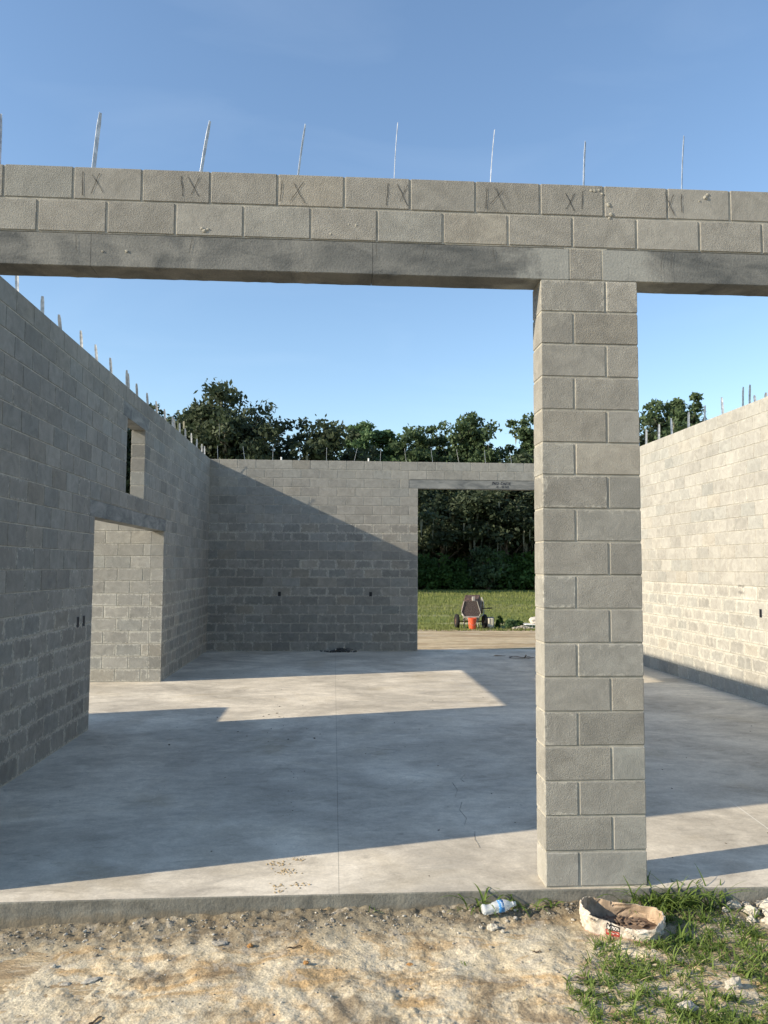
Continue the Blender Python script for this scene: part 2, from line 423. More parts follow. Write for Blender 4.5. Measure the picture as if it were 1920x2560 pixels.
# --- front pillars and header
ft = lambda c, u: .50 + .08 * nz3(u, c * .4, 3, .9) - (.10 if c == 18 else 0)
PHASE = lambda c: 0.0 if c % 2 == 0 else H          # course 20 (top) has a joint at x = 0
def pillar(a, b, ph, **tags):
    W = Wall(0, 0.0, ft, lambda c, u: .20 if random.random() < .25 else .04)
    for c in range(18): W.course(c, a, b, ph(c))
    return W.build('pillar', building, **tags)
# bottom course: half block left, whole block right; alternates upwards; top course whole + half
pillar(0, .6096, lambda c: (H if c % 2 == 0 else BL))
pillar(XLO, -3.6576, lambda c: XLO + (H if c % 2 == 0 else BL))
pillar(4.2672, XRO, lambda c: 4.2672 + (H if c % 2 == 0 else BL))
def ribbon(pts, wd, y):
    vs = []; fs = []
    for i, (x, z) in enumerate(pts):
        j = min(i + 1, len(pts) - 1); k = max(i - 1, 0)
        dx, dz = pts[j][0] - pts[k][0], pts[j][1] - pts[k][1]; L = math.hypot(dx, dz) or 1
        ww = wd * random.uniform(.6, 1.2)
        vs += [(x - dz / L * ww / 2, y, z + dx / L * ww / 2), (x + dz / L * ww / 2, y, z - dx / L * ww / 2)]
    for i in range(len(pts) - 1): fs.append((2 * i, 2 * i + 1, 2 * i + 3, 2 * i + 2))
    return vs, fs, M['pencil']
marks = []
def pline(x0, z0, x1, z1, wd=.006):
    n = 5; marks.append(ribbon([(x0 + (x1 - x0) * i / n + random.gauss(0, .0015), z0 + (z1 - z0) * i / n) for i in range(n + 1)], wd, -.0025))
for xs, side in ((-2.79, 1), (-2.205, 1), (-1.60, 1), (-.95, 1), (-.335, 1), (.27, -1), (.905, -1)):
    pline(xs, 4.235 - random.random() * .01, xs + random.uniform(-.015, .012), 4.10 + random.uniform(-.012, .02), .0052)
    c = xs + side * random.uniform(.07, .10); e = [random.uniform(-.014, .014) for _ in range(8)]
    pline(c - .033 + e[0], 4.22 + e[1], c + .033 + e[2], 4.10 + e[3], .0040); pline(c + .030 + e[4], 4.222 + e[5], c - .036 + e[6], 4.115 + e[7], .0042)
pline(1.62, 4.22, 1.70, 4.10, .006); pline(1.70, 4.22, 1.62, 4.11, .005)
for xs in (-2.82, -2.13, -1.02, -.72, -.30, .78, .84): pline(xs, 3.85, xs + random.uniform(-.03, .03), 3.75, .0025)
HW = Wall(0, 0.0, ft, lambda c, u: .06)
HW.course(19, XLO, XRO, H); HW.course(20, XLO, XRO, 0.0)
HW.blocks.append((.185, .385, CZ[18] + J / 2, CZ[19] - J / 2, 18)); HW.core.append((.15, .42, CZ[18] + .004, CZ[19], .004))
header = HW.build('header', building, marks, label='two block courses with pencil crosses spanning the front openings')
def lintel(lo, hi, parent, cuts=(), name='lintel', axis=0, sm=.8):
    b = MB(); e = [lo[axis]] + list(cuts) + [hi[axis]]
    for i in range(len(e) - 1):
        # subdivided long box with a slightly chipped lower arris
        a0, a1 = e[i] + (.0011 if i else 0), e[i + 1] - (.0011 if i < len(e) - 2 else 0)
        n = max(2, int((a1 - a0) / .045)); sec = []
        o = 1 - axis
        for k in range(n + 1):
            u = a0 + (a1 - a0) * k / n
            ring = [(lo[o] + .004, lo[2]), (hi[o] - .004, lo[2]), (hi[o], lo[2] + .004), (hi[o], hi[2]), (lo[o], hi[2]), (lo[o], lo[2] + .004)]
            for q, (w_, z) in enumerate(ring):
                if q < 2: z += random.gauss(0, .0008) - (random.random() < .03) * .003
                p = [0, 0, z]; p[axis] = u; p[o] = w_; sec.append(tuple(p))
        fs = []
        for k in range(n):
            for q in range(6):
                f = (k * 6 + q, k * 6 + (q + 1) % 6, (k + 1) * 6 + (q + 1) % 6, (k + 1) * 6 + q)
                fs.append(f if axis else f[::-1])
        fs.append(tuple(range(6)) if axis == 0 else tuple(range(6))[::-1]); fs.append(tuple(n * 6 + q for q in range(6))[::(-1 if axis == 0 else 1)])
        b.add(sec, fs, 0, smear=sm)
    return b.build(name, M['lintel'], parent)
for lo_, hi_, cuts in (((-3.86, .002, CZ[18]), (.176, T - .002, CZ[19] - J / 2), (-2.73, -1.042)), ((.394, .002, CZ[18]), (4.47, T - .002, CZ[19] - J / 2), (2.43,))):
    lintel(lo_, hi_, header, cuts)
# --- left wall
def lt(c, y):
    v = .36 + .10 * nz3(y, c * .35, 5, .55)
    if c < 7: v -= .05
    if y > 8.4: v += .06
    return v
def lsm(c, y): return .62 + .3 * nz3(y, c, 9, .8) if c < 7 else (.25 if (8 > c or nz3(y, c, 2, 1.3) > .15) else .08)
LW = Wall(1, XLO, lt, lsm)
y0 = T + .004; DN, DF = 4.66, 8.425; WN, WF = 5.975, 6.99
ph = lambda c: DN if c % 2 == 0 else DN + H
phF = lambda c: DF + (H if c % 2 == 0 else 0)
for c in range(12):
    LW.course(c, y0, DN, ph(c), .02); LW.course(c, DF, D, phF(c), 0, .02)
LW.course(12, y0, 4.467, ph(12), .02); LW.course(12, 8.54, D, phF(12), 0, .02)
LW.course(13, y0, D, ph(13), .02, .02)
for c in range(14, 19):
    LW.course(c, y0, WN, ph(c), .02); LW.course(c, WF, D, ph(c), 0, .02)
LW.course(19, y0, WN - .2, ph(19), .02); LW.course(19, WF + .2, D, ph(19), 0, .02)
LW.course(20, y0, D, ph(20), .02, .02)
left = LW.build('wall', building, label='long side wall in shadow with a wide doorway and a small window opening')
lintel((XLO + .002, 4.472, CZ[12]), (XL - .002, 8.535, CZ[13] - J / 2), left, (), axis=1, sm=.4)
lintel((XLO + .002, WN - .195, CZ[19]), (XL - .002, WF + .195, CZ[20] - J / 2), left, (), axis=1, sm=.4)
# sill of the small opening
b = MB(); b.box((XLO + .004, WN + .003, CZ[14] + .0005), (XL - .004, WF - .003, CZ[14] + .006)); b.build('sill', M['mortar'], left)
# --- cross wall beyond the doorway
KW = Wall(0, DF, lambda c, u: .60 + .1 * nz3(u, c, 4, .8), lambda c, u: .65 if c < 7 else .2)
for c in range(14): KW.course(c, -8.3, XLO - .004 if c < 14 else XL, -8.3 + (0 if c % 2 else H) + .07, 0, .02)
KW.build('wall', building, label='sunlit partition wall seen through the doorway')
# unseen guessed pier, added to throw the stepped shadow on the slab
PW = Wall(1, -5.94, lambda c, u: .5, lambda c, u: .2)
for c in range(7): PW.course(c, 4.2, 5.24, 4.2 + (0 if c % 2 else H))
PW.build('wall', building, label='unseen low pier past the doorway, added for its stepped shadow')
# --- back wall
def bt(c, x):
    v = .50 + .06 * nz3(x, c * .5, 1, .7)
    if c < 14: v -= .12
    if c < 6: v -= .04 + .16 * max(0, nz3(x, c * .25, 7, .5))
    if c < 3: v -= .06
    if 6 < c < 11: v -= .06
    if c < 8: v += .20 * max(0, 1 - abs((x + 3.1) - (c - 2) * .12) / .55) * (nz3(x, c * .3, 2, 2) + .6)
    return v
def bsm(c, x):
    if c in (6, 8, 9, 12, 13): return .6 + .35 * nz3(x, c, 2, 1)
    if c < 7: return .28 + .9 * max(0, nz3(x, c * .3, 5, .6)) + (.35 if x < -2.9 else 0)
    return .12
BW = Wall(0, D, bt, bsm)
XD = XL + 11.5 * BL; XD2 = XD + 3.6576
bph = lambda c: XL + (H if c % 2 == 0 else 0)
for c in range(18):
    BW.course(c, XLO, XD, bph(c)); BW.course(c, XD2, XRO, bph(c))
BW.course(18, XLO, XD - .205, bph(18)); BW.course(18, XD2 + .205, XRO, bph(18))
BW.course(19, XLO, XRO, bph(19)); BW.course(20, XLO, XRO, bph(20))
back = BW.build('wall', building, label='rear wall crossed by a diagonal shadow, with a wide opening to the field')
bl = lintel((XD - .2, D + .002, CZ[18]), (XD2 + .2, D + T - .002, CZ[19] - J / 2), back, (), sm=.4)
def text_obj(s, size, loc, rot, mat, parent, name='stamped_lettering', squash=1.0, bold=0):
    c = bpy.data.curves.new('t', 'FONT'); c.body = s; c.size = size; c.extrude = .0004; c.offset = bold; c.align_x = 'LEFT'
    t_ = bpy.data.objects.new('t', c); col.objects.link(t_)
    dg = bpy.context.evaluated_depsgraph_get(); me = bpy.data.meshes.new_from_object(t_.evaluated_get(dg))
    bpy.data.objects.remove(t_); me.name = name; me.materials.clear(); me.materials.append(mat)
    o = bpy.data.objects.new(name, me); o.location = loc; o.rotation_euler = rot; o.scale = (squash, 1, 1)
    return link(o, parent)
text_obj('PRO -CRETE', .093, (2.335, D - .0012, 3.765), (R(90), 0, 0), M['stamp'], back, squash=.84, bold=.0025)
text_obj('FL - 236321', .062, (2.435, D - .0012, 3.695), (R(90), 0, 0), M['stamp'], back, squash=.98, bold=.0018)
# --- right wall
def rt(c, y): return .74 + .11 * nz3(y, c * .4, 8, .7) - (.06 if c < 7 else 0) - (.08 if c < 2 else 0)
def rsm(c, y): return .9 + .25 * nz3(y, c, 3, 1) if 1 <= c < 8 else .16 + .25 * max(0, nz3(y, c, 6, 1))
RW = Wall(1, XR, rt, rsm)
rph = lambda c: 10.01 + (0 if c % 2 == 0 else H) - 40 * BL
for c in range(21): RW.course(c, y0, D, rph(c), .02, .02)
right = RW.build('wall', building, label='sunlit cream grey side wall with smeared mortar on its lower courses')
# faint pencil scribble on it
sv = MB(); sp_ = []
for i in range(34): sp_.append(Vector((XR - .0018, 6.50 + .19 * ((i % 17) / 17) + random.uniform(-.012, .012), (1.62 if i < 17 else 1.53) + (.03 if i % 2 else -.03) * random.uniform(.4, 1))))
vs = []
for p in sp_: vs += [p + Vector((0, -.0018, 0)), p + Vector((0, .0018, 0))]
sv.add(vs, [(2 * i, 2 * i + 1, 2 * i + 3, 2 * i + 2) for i in range(len(sp_) - 1)])
sv.build('pencil_scribble', plain('pencil_grey', (.22, .21, .2)), right)

# outlet boxes let into the blocks
def outlet(parent, c, ax, w=.055, h=.11):
    b = MB(); d_ = .0025
    o = [0, 0, 0]
    def bx(u0_, u1_, z0, z1, dep0, dep1, mi):
        if ax == 0: lo, hi = (c[0] + u0_, c[1] - dep1, c[2] + z0), (c[0] + u1_, c[1] - dep0, c[2] + z1)
        else:
            s_ = ax; xs = sorted((c[0] + s_ * dep0, c[0] + s_ * dep1)); lo, hi = (xs[0], c[1] + u0_, c[2] + z0), (xs[1], c[1] + u1_, c[2] + z1)
        b.box(lo, hi, mi)
    t_ = .004
    bx(-w / 2, w / 2, -h / 2, h / 2, -.01, .0022, 0)
    for a in ((-w / 2 - t_, -w / 2, -h / 2 - t_, h / 2 + t_), (w / 2, w / 2 + t_, -h / 2 - t_, h / 2 + t_), (-w / 2, w / 2, -h / 2 - t_, -h / 2), (-w / 2, w / 2, h / 2, h / 2 + t_)):
        bx(*a, -.01, .0045, 1)
    return b.build('outlet_box', [M['dark'], plain('box_rim', (.10, .11, .13), .5)], parent)
outlet(left, (XL, 4.16, 1.255), 1); outlet(left, (XL, 4.36, 1.255), 1)
for zx, zy in ((538, 1622), (1166, 1622)):
    xx = XL + .06 + (zx - 68) / 125.6 * BL; outlet(back, (xx, D, 1.265), 0, .06, .09)
outlet(right, (XR, 6.07, 1.255), -1)

# hurricane straps
def strap(parent, base, top, wdt, ang, zig=0):
    """thin galvanised strip from the wall top, folded slightly lengthwise"""
    b = MB(); p0, p1 = Vector(base), Vector(top); p0.z = 4.20
    n = 6; vs = []; side = Vector((math.cos(ang), math.sin(ang), 0)); nm = Vector((-side.y, side.x, 0))
    for i in range(n + 1):
        f = i / n; p = p0.lerp(p1, f) + nm * (.006 * math.sin(f * 2.6)) * (1 + zig)
        w2 = wdt / 2 * (1 if i < n else .65)
        for sgn in (-1, 0, 1):
            q = p + side * w2 * sgn + nm * (.003 if sgn == 0 else 0)
            vs.append(q); 
    for i in range(n + 1):
        for k in range(3): vs.append(vs[i * 3 + k] + nm * .0018)
    fs = []; N = 3 * (n + 1)
    for i in range(n):
        for k in range(2):
            a = i * 3 + k; f = (a, a + 1, a + 4, a + 3); fs.append(f[::-1]); fs.append(tuple(x + N for x in f))
        for k in (0, 2):
            a = i * 3 + k; fs.append((a, a + 3, a + 3 + N, a + N))
    a = n * 3; fs.append((a, a + 1, a + 1 + N, a + N)); fs.append((a + 1, a + 2, a + 2 + N, a + 1 + N))
    b.add(vs, fs); o = b.build('strap', M['metal'], parent); o['group'] = 'metal straps along the wall tops'; return o
for bx, tx, tz, an, wd in ((-3.322, -3.326, 4.638, .3, .018), (-2.766, -2.726, 4.67, .9, .028), (-2.119, -2.055, 4.645, 1.0, .024), (-1.516, -1.462, 4.649, 1.2, .022), (-.906, -.879, 4.68, 1.48, .03),
                           (-.296, -.259, 4.66, 1.45, .03), (.311, .33, 4.611, .95, .03), (.953, .982, 4.675, .95, .03), (1.56, 1.58, 4.66, 1.2, .03), (2.17, 2.2, 4.65, 1.3, .03), (2.78, 2.8, 4.65, 1.3, .03)):
    strap(header, (bx, .1, 4.26), (tx, .1, tz), wd, an)
for y, yt, zt in ((1.25, 1.23, 4.52), (1.87, 1.84, 4.5), (2.484, 2.466, 4.52), (3.099, 3.05, 4.502), (3.656, 3.56, 4.484), (4.331, 4.24, 4.521), (4.915, 4.82, 4.526), (5.535, 5.44, 4.531), (6.29, 6.2, 4.562), (6.40, 6.30, 4.54), (6.888, 6.77, 4.508), (7.554, 7.43, 4.517), (8.197, 8.06, 4.522),
                  (8.80, 8.69, 4.52), (9.41, 9.36, 4.53), (9.62, 9.5, 4.5), (10.05, 9.98, 4.52), (10.65, 10.5, 4.51), (11.25, 11.15, 4.53), (11.85, 11.8, 4.52), (12.45, 12.4, 4.5), (12.85, 12.8, 4.52)):
    strap(left, (XL - .1, y, 4.26), (XL - .1 + random.uniform(-.01, .01), yt, zt), .034, random.uniform(-.25, .5))
for i, (y, zt) in enumerate(((12.5, 4.6), (11.85, 4.58), (11.25, 4.57), (10.593, 4.576), (10.255, 4.589), (9.651, 4.587), (9.054, 4.6), (8.405, 4.571), (7.806, 4.562), (7.182, 4.578), (6.589, 4.592), (6.398, 4.581), (6.219, 4.40), (5.979, 4.37), (5.37, 4.58), (4.76, 4.57), (4.15, 4.58), (3.54, 4.57), (2.93, 4.58), (2.3, 4.57))):
    strap(right, (XR + .1, y, 4.26), (XR + .1, y - (.03 if i % 3 else -.04), zt), .04, random.uniform(-.3, .4))
for i in range(15):
    x = XL + .16 + .61 * i; ln = (-.02, -.06, .01, 0, .0, .09, .02, -.05, -.05, -.07, -.03, -.05, .03, -.04, .02)[i]
    strap(back, (x, D + .1, 4.26), (x + ln, D + .1, 4.58), .016, 1.25 + random.uniform(-.1, .2))
b = MB()
for zx in (555, 1165):
    xx = XL + (zx - 68) / 125.6 * BL
    b = MB(); b.tube([(xx, D + .06, 4.2), (xx, D + .06, 4.34)], .018, 10); b.build('conduit_stub', plain('white_plastic', (.75, .75, .72), .4, var=.05), back)
# mortar bits and smears stuck on the header (right part of the top course)
BITS = ((.325, 4.235, .014), (.345, 4.232, .016), (.375, 4.237, .012), (.395, 4.215, .011), (.435, 4.145, .02), (.452, 4.085, .017), (.44, 4.06, .013), (1.06, 4.215, .022), (1.075, 4.235, .014), (1.02, 4.19, .008), (-2.06, 3.895, .020), (-2.075, 3.91, .015), (-2.04, 3.905, .014), (-1.19, 3.965, .008), (-2.52, 3.755, .013), (-2.66, 3.75, .010), (-1.145, 3.96, .012), (-1.3, 3.9, .01))

# ------------------------------------------------------------------ floor slab
SE = [(-9, -.045), (-3.1, -.045), (-2.33, -.030), (-.95, -.026), (0, -.022), (.6, -.030), (1.3, -.05), (6, -.06)]
def slab_edge(x):
    for (a, ya), (c, yc) in zip(SE, SE[1:]):
        if a <= x <= c: return ya + (yc - ya) * (x - a) / (c - a)
    return -.045
xs = np.arange(-8.6, 5.2001, .04); vs = []; fs = []
for x in xs:
    ye = slab_edge(x) + .0025 * nz3(x, 0, 1, 9) + (.004 * abs(nz3(x, 0, 4, 30)))
    vs += [(x, D + T + .12, 0), (x, ye + .006, 0), (x, ye, -.006), (x, ye - .002 + .003 * nz3(x, 0, 2, 14), -.07), (x, ye + .004 * nz3(x, 3, 2, 14), -.32), (x, D + T + .12, -.32)]
mi = []
for i in range(len(xs) - 1):
    for k in range(6):
        a = i * 6 + k; b_ = i * 6 + (k + 1) % 6; fs.append((a, b_, b_ + 6, a + 6)[::1]); mi.append(0 if k == 0 else 1)
n = len(xs) - 1
fs += [tuple(range(6))[::-1], tuple(n * 6 + k for k in range(6))]; mi += [1, 1]
slab = MB(); slab.v = vs; slab.f = fs; slab.m = mi
slab.build('floor', [M['slab'], M['edge']], kind='structure')

# ------------------------------------------------------------------ ground
GE = [(-3.6, -.125), (-3.09, -.125), (-2.33, -.10), (-1.77, -.068), (-1.43, -.060), (-.95, -.072), (-.15, -.056), (.5, -.07), (1.32, -.094), (2.6, -.11)]
def gz(x, y):
    z = -.12
    if x <= GE[0][0]: z = GE[0][1]
    elif x >= GE[-1][0]: z = GE[-1][1]
    else:
        for (a, za), (c, zc) in zip(GE, GE[1:]):
            if a <= x <= c: z = za + (zc - za) * (x - a) / (c - a); break
    d = max(0, -y - .05)
    return z - .035 * min(1, d / .35) - .008
def gfull(x, y):
    p = Vector((x, y, 0))
    h = .020 * noise.fractal(p * 3.1, 1.0, 2.1, 5) + .0045 * noise.fractal(p * 14 + Vector((3, 1, 0)), .8, 2.2, 4)
    k = max(0, min(1, .45 + 1.3 * noise.noise(p * 1.9 + Vector((5, 5, 0)))))       # trodden smooth in places, cloddy in others
    h += (k + .15) * (.013 * abs(noise.noise(p * 30)) + .006 * noise.noise(p * 70)) - .006
    near = max(0, 1 + (y + .05) / .22)
    h += near * .016 * noise.noise(p * 22 + Vector((9, 9, 0)))
    # shallow wheel ruts running away from the wall in the sandy centre
    h += .006 * math.sin((x * 1.0 + y * .55) * 42 + 3 * noise.noise(p * 3)) * max(0, noise.noise(p * 1.6 + Vector((2, 7, 0))) + .1)
    return gz(x, y) + h
x0, x1, yA, yB, st = -3.7, 2.7, -2.3, -.02, .0105
nx, ny = int((x1 - x0) / st), int((yB - yA) / st)
vs = []
for j in range(ny + 1):
    y = yA + (yB - yA) * j / ny
    for i in range(nx + 1):
        x = x0 + (x1 - x0) * i / nx
        e = min((x - x0), (x1 - x), (y - yA), .3) / .3
        vs.append((x, y, gfull(x, y) * e + (1 - e) * -.175))
fs = [(j * (nx + 1) + i, j * (nx + 1) + i + 1, (j + 1) * (nx + 1) + i + 1, (j + 1) * (nx + 1) + i) for j in range(ny) for i in range(nx)]
g = MB(); g.v = vs; g.f = fs; g.m = [0] * len(fs)
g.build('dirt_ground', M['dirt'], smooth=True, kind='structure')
g = MB(); g.add([(-900, -900, -.16), (900, -900, -.16), (900, 900, -.16), (-900, 900, -.16)], [(0, 1, 2, 3)])
g.build('ground', M['ground'], kind='structure')

def stone(b, c, r, sq=(1, 1, 1), seed=0, sub=0, mi=0, rough=.25, rz=0, **at):
    """an irregular stone added to the builder b"""
    t = (1 + 5 ** .5) / 2
    V = [Vector(v).normalized() for v in ((-1, t, 0), (1, t, 0), (-1, -t, 0), (1, -t, 0), (0, -1, t), (0, 1, t), (0, -1, -t), (0, 1, -t), (t, 0, -1), (t, 0, 1), (-t, 0, -1), (-t, 0, 1))]
    F = [(0, 11, 5), (0, 5, 1), (0, 1, 7), (0, 7, 10), (0, 10, 11), (1, 5, 9), (5, 11, 4), (11, 10, 2), (10, 7, 6), (7, 1, 8), (3, 9, 4), (3, 4, 2), (3, 2, 6), (3, 6, 8), (3, 8, 9), (4, 9, 5), (2, 4, 11), (6, 2, 10), (8, 6, 7), (9, 8, 1)]
    for _ in range(sub):
        nf = []; cache = {}
        def mid(a, c_):
            k = (min(a, c_), max(a, c_))
            if k not in cache: cache[k] = len(V); V.append(((V[a] + V[c_]) / 2).normalized())
            return cache[k]
        for a, b_, c_ in F:
            x, y, z = mid(a, b_), mid(b_, c_), mid(c_, a); nf += [(a, x, z), (b_, y, x), (c_, z, y), (x, y, z)]
        F = nf
    out = []; ca, sa = math.cos(rz), math.sin(rz)
    for v in V:
        k = 1 + rough * noise.noise(v * 1.3 + Vector((seed * 7.1, seed * 3.3, 0))) + rough * .6 * noise.noise(v * 3.1 + Vector((seed, 0, seed)))
        p = Vector((v.x * sq[0], v.y * sq[1], v.z * sq[2])) * r * k
        out.append(Vector((p.x * ca - p.y * sa, p.x * sa + p.y * ca, p.z)) + Vector(c))
    b.add(out, F, mi, **at)

# loose gravel (nobody could count it)
b = MB()
for i in range(1900):
    x = random.uniform(-3.3, 1.9); y = -.05 - abs(random.gauss(0, .16)) if random.random() < .72 else random.uniform(-1.35, -.06)
    r_ = random.choice([.002, .0025, .003, .004, .005, .007]) * random.uniform(.7, 1.4) * (1.5 if random.random() < .04 else 1)
    stone(b, (x, y, gfull(x, y) + r_ * .3), r_, (1, random.uniform(.6, 1), random.uniform(.4, .8)), i * .37, 0, rz=random.random() * 6, tint=random.random() ** 1.8 * .8)
for i in range(95):
    x = random.uniform(-3.2, 1.5); y = -.06 - abs(random.gauss(0, .16)); r_ = random.uniform(.006, .013)
    stone(b, (x, y, gfull(x, y) + r_ * .25), r_, (1.15, random.uniform(.6, 1), random.uniform(.4, .75)), i * .91, 1, rough=.55, rz=random.random() * 6, tint=random.random() ** 1.2)
b.build('gravel', M['pebble'], kind='stuff', label='loose pebbles and clods scattered on the dirt beside the slab', category='gravel')

b = MB()
for i, (gx, gz_, r_) in enumerate(BITS):
    stone(b, (gx, -.001, gz_), r_ * .72, (1, .45, .9), i * 1.7, 1, rough=.4, tint=.6)
o = tag(b.build('mortar_bits', M['mortar'], header), kind='stuff')

# stones and blocks lying in the dirt
def rock(name, x, y, r_, sq, seed, label, cat='rock', mat='pebble', tint=.7, rz=0, sub=2, group=None, dz=0, rough=.35):
    b = MB(); stone(b, (0, 0, 0), r_, sq, seed, sub, rough=rough, rz=rz, tint=tint)
    o = b.build(name, M[mat], label=label, cat=cat, group=group) if False else tag(b.build(name, M[mat]), label, cat, group)
    o.location = (x, y, gfull(x, y) + r_ * sq[2] * .45 + dz); return o
rock('rock', -.375, -.285, .026, (1.2, .8, .8), 3, 'pale angular mortar chunk below the plastic bottle')
rock('rock', -.33, -.335, .011, (1, .9, .9), 8, 'small pale pebble just below the pale mortar chunk')
rock('slate_chip', -1.84, -.335, .032, (1.1, .8, .25), 5, 'grey triangular stone chip lying flat left of centre in the dirt', 'stone chip', tint=.38, rough=.6)
rock('slate_chip', -2.43, -.60, .036, (1.3, .55, .22), 6, 'long pale flat stone chip at the lower left of the dirt', 'stone chip', tint=.62, rz=.5, rough=.5)
rock('slate_chip', -2.545, -.62, .022, (1.2, .8, .3), 16, 'small flat grey chip left of the long pale one', 'stone chip', tint=.45)
rock('rock', .36, -1.07, .034, (1.3, .8, .8), 9, 'pale rounded rock in the grass at the bottom edge', tint=.6)
rock('rock', .66, -.90, .030, (1.2, .9, .9), 12, 'crumbly pale rock in the grass at lower right', tint=.55, rough=.6)
rock('rock', .585, -.86, .020, (1.4, .7, .6), 13, 'small brownish rock beside the crumbly pale one', tint=.35, rough=.6)
M['clod'] = plain('orange_clay', (.42, .225, .085), .95, var=.4, scale=60)
rock('clay_clod', -1.68, -.38, .016, (1, .9, .7), 21, 'bright orange clay clod left of centre', 'clod', 'clod')
rock('clay_clod', -.86, -.60, .014, (1.2, .9, .6), 22, 'flat orange clay clod in the sandy ruts', 'clod', 'clod')
rock('clay_clod', -1.38, -.60, .012, (1.2, .9, .6), 23, 'small brownish orange clod below centre', 'clod', 'clod')
rub = ((1.30, -.12, .060, 1.0), (1.25, -.20, .048, .8), (1.15, -.16, .036, .6), (1.08, -.10, .030, .5), (1.33, -.25, .045, .9), (1.17, -.08, .026, .45), (1.21, -.25, .030, .7), (1.02, -.13, .022, .6), (1.12, -.22, .024, .8), (1.38, -.10, .05, .9), (1.26, -.08, .03, .6), (.98, -.08, .02, .5))
for i, (x, y, r_, t_) in enumerate(rub):
    rock('rubble', x, y, r_, (1.2, .85, .7), 40 + i, 'broken grey white concrete chunk in the rubble beside the slab at the right edge', 'rubble', tint=.35 + .5 * t_, rough=.5, rz=i, group='rubble chunks beside the slab')
M['stick'] = plain('weathered_wood', (.15, .11, .075), .9, var=.4, scale=30)
def stick(x, y, L, ang, label, r_=.004):
    b = MB(); n = 5
    pts = [(math.cos(ang) * L * (i / n - .5), math.sin(ang) * L * (i / n - .5), .004 * math.sin(i * 2.1)) for i in range(n + 1)]
    b.tube(pts, [r_ * k for k in (.6, 1, 1.1, .9, .9, .5)], 6); o = tag(b.build('stick', M['stick']), label, 'stick')
    o.location = (x, y, gfull(x, y) + .007)
stick(-1.445, -.43, .085, .3, 'dark straight twig left of centre in the pale sand')
stick(-2.30, -.98, .09, 1.1, 'dark twig at the lower left edge of the dirt', .005)
stick(-.20, -.56, .05, .1, 'short grey splinter on the orange sand')
stick(.02, -.95, .12, .35, 'brown twig at the edge of the grass')
stick(-.05, -.83, .08, -.15, 'thin brown stalk lying left of the grass')

# things on the slab
def chips(name, spots, mat, label, cat, kind=None, z=0, group=None):
    b = MB()
    for i, (x, y, r_) in enumerate(spots):
        stone(b, (x, y, z + r_ * .2), r_, (1.2, random.uniform(.6, 1), random.uniform(.25, .6)), i * 1.3, 0, rough=.6, rz=random.random() * 6, tint=random.random())
    return tag(b.build(name, mat), label, cat, group, kind)
sp = []
for cx, cy, sx, sy, n in ((-1.60, .46, .05, .022, 40), (-1.47, .52, .045, .02, 30), (-1.53, .33, .06, .03, 45), (-1.45, .13, .04, .02, 16), (-1.58, .12, .04, .03, 14), (-1.55, .03, .03, .02, 12)):
    for _ in range(n): sp.append((random.gauss(cx, sx * .6), random.gauss(cy, sy * .8), random.uniform(.002, .009)))
chips('sand_spill', sp, plain('spilt_sand', (.46, .36, .22), .95, var=.3, scale=40), 'crumbs of orange sand trodden onto the front of the slab', 'sand', 'stuff')
sp = [(random.uniform(-3.6, 4.4), random.uniform(.1, 12.6), random.uniform(.003, .009)) for _ in range(130)]
sp += [(random.gauss(-1.57, .05), 1.9 + random.uniform(-.5, .9), random.uniform(.003, .007)) for _ in range(16)]
sp += [(random.gauss(-2.2, .5), random.gauss(5.0, .5), random.uniform(.006, .016)) for _ in range(22)]
sp += [(random.gauss(3.3, .8), random.gauss(4.0, 1.6), random.uniform(.005, .014)) for _ in range(9)]
M['speck'] = plain('dark_debris', (.17, .15, .125), .9, var=.4, scale=30)
chips('debris', sp, M['speck'], 'dark specks of dried mortar and dirt strewn over the slab', 'debris', 'stuff')
# thin crack-like dribble of dark slurry
b = MB(); pts = [(-.05, 2.55), (-.12, 2.38), (-.10, 2.30), (-.21, 2.28), (-.20, 2.05), (-.25, 1.85), (-.22, 1.7), (-.27, 1.5), (-.25, 1.3), (-.29, 1.15), (-.24, 1.0), (-.27, .85), (-.265, .68)]
vs = []
for i, (x, y) in enumerate(pts):
    ww = random.uniform(.0008, .004); vs += [(x - ww, y, .0022), (x + ww, y + .004, .0022), (x + ww, y + .004, .0002), (x - ww, y, .0002)]
fs = []
for i in range(len(pts) - 1):
    if i in (2, 5, 9): continue
    for k in range(4): fs.append((i * 4 + k, i * 4 + 4 + k, i * 4 + 4 + (k + 1) % 4, i * 4 + (k + 1) % 4))
b.add(vs, fs); tag(b.build('slurry_trail', plain('dried_slurry', (.44, .40, .33), .9, var=.5, scale=20)), 'thin dark trail of dried slurry running toward the pillar', 'stain')
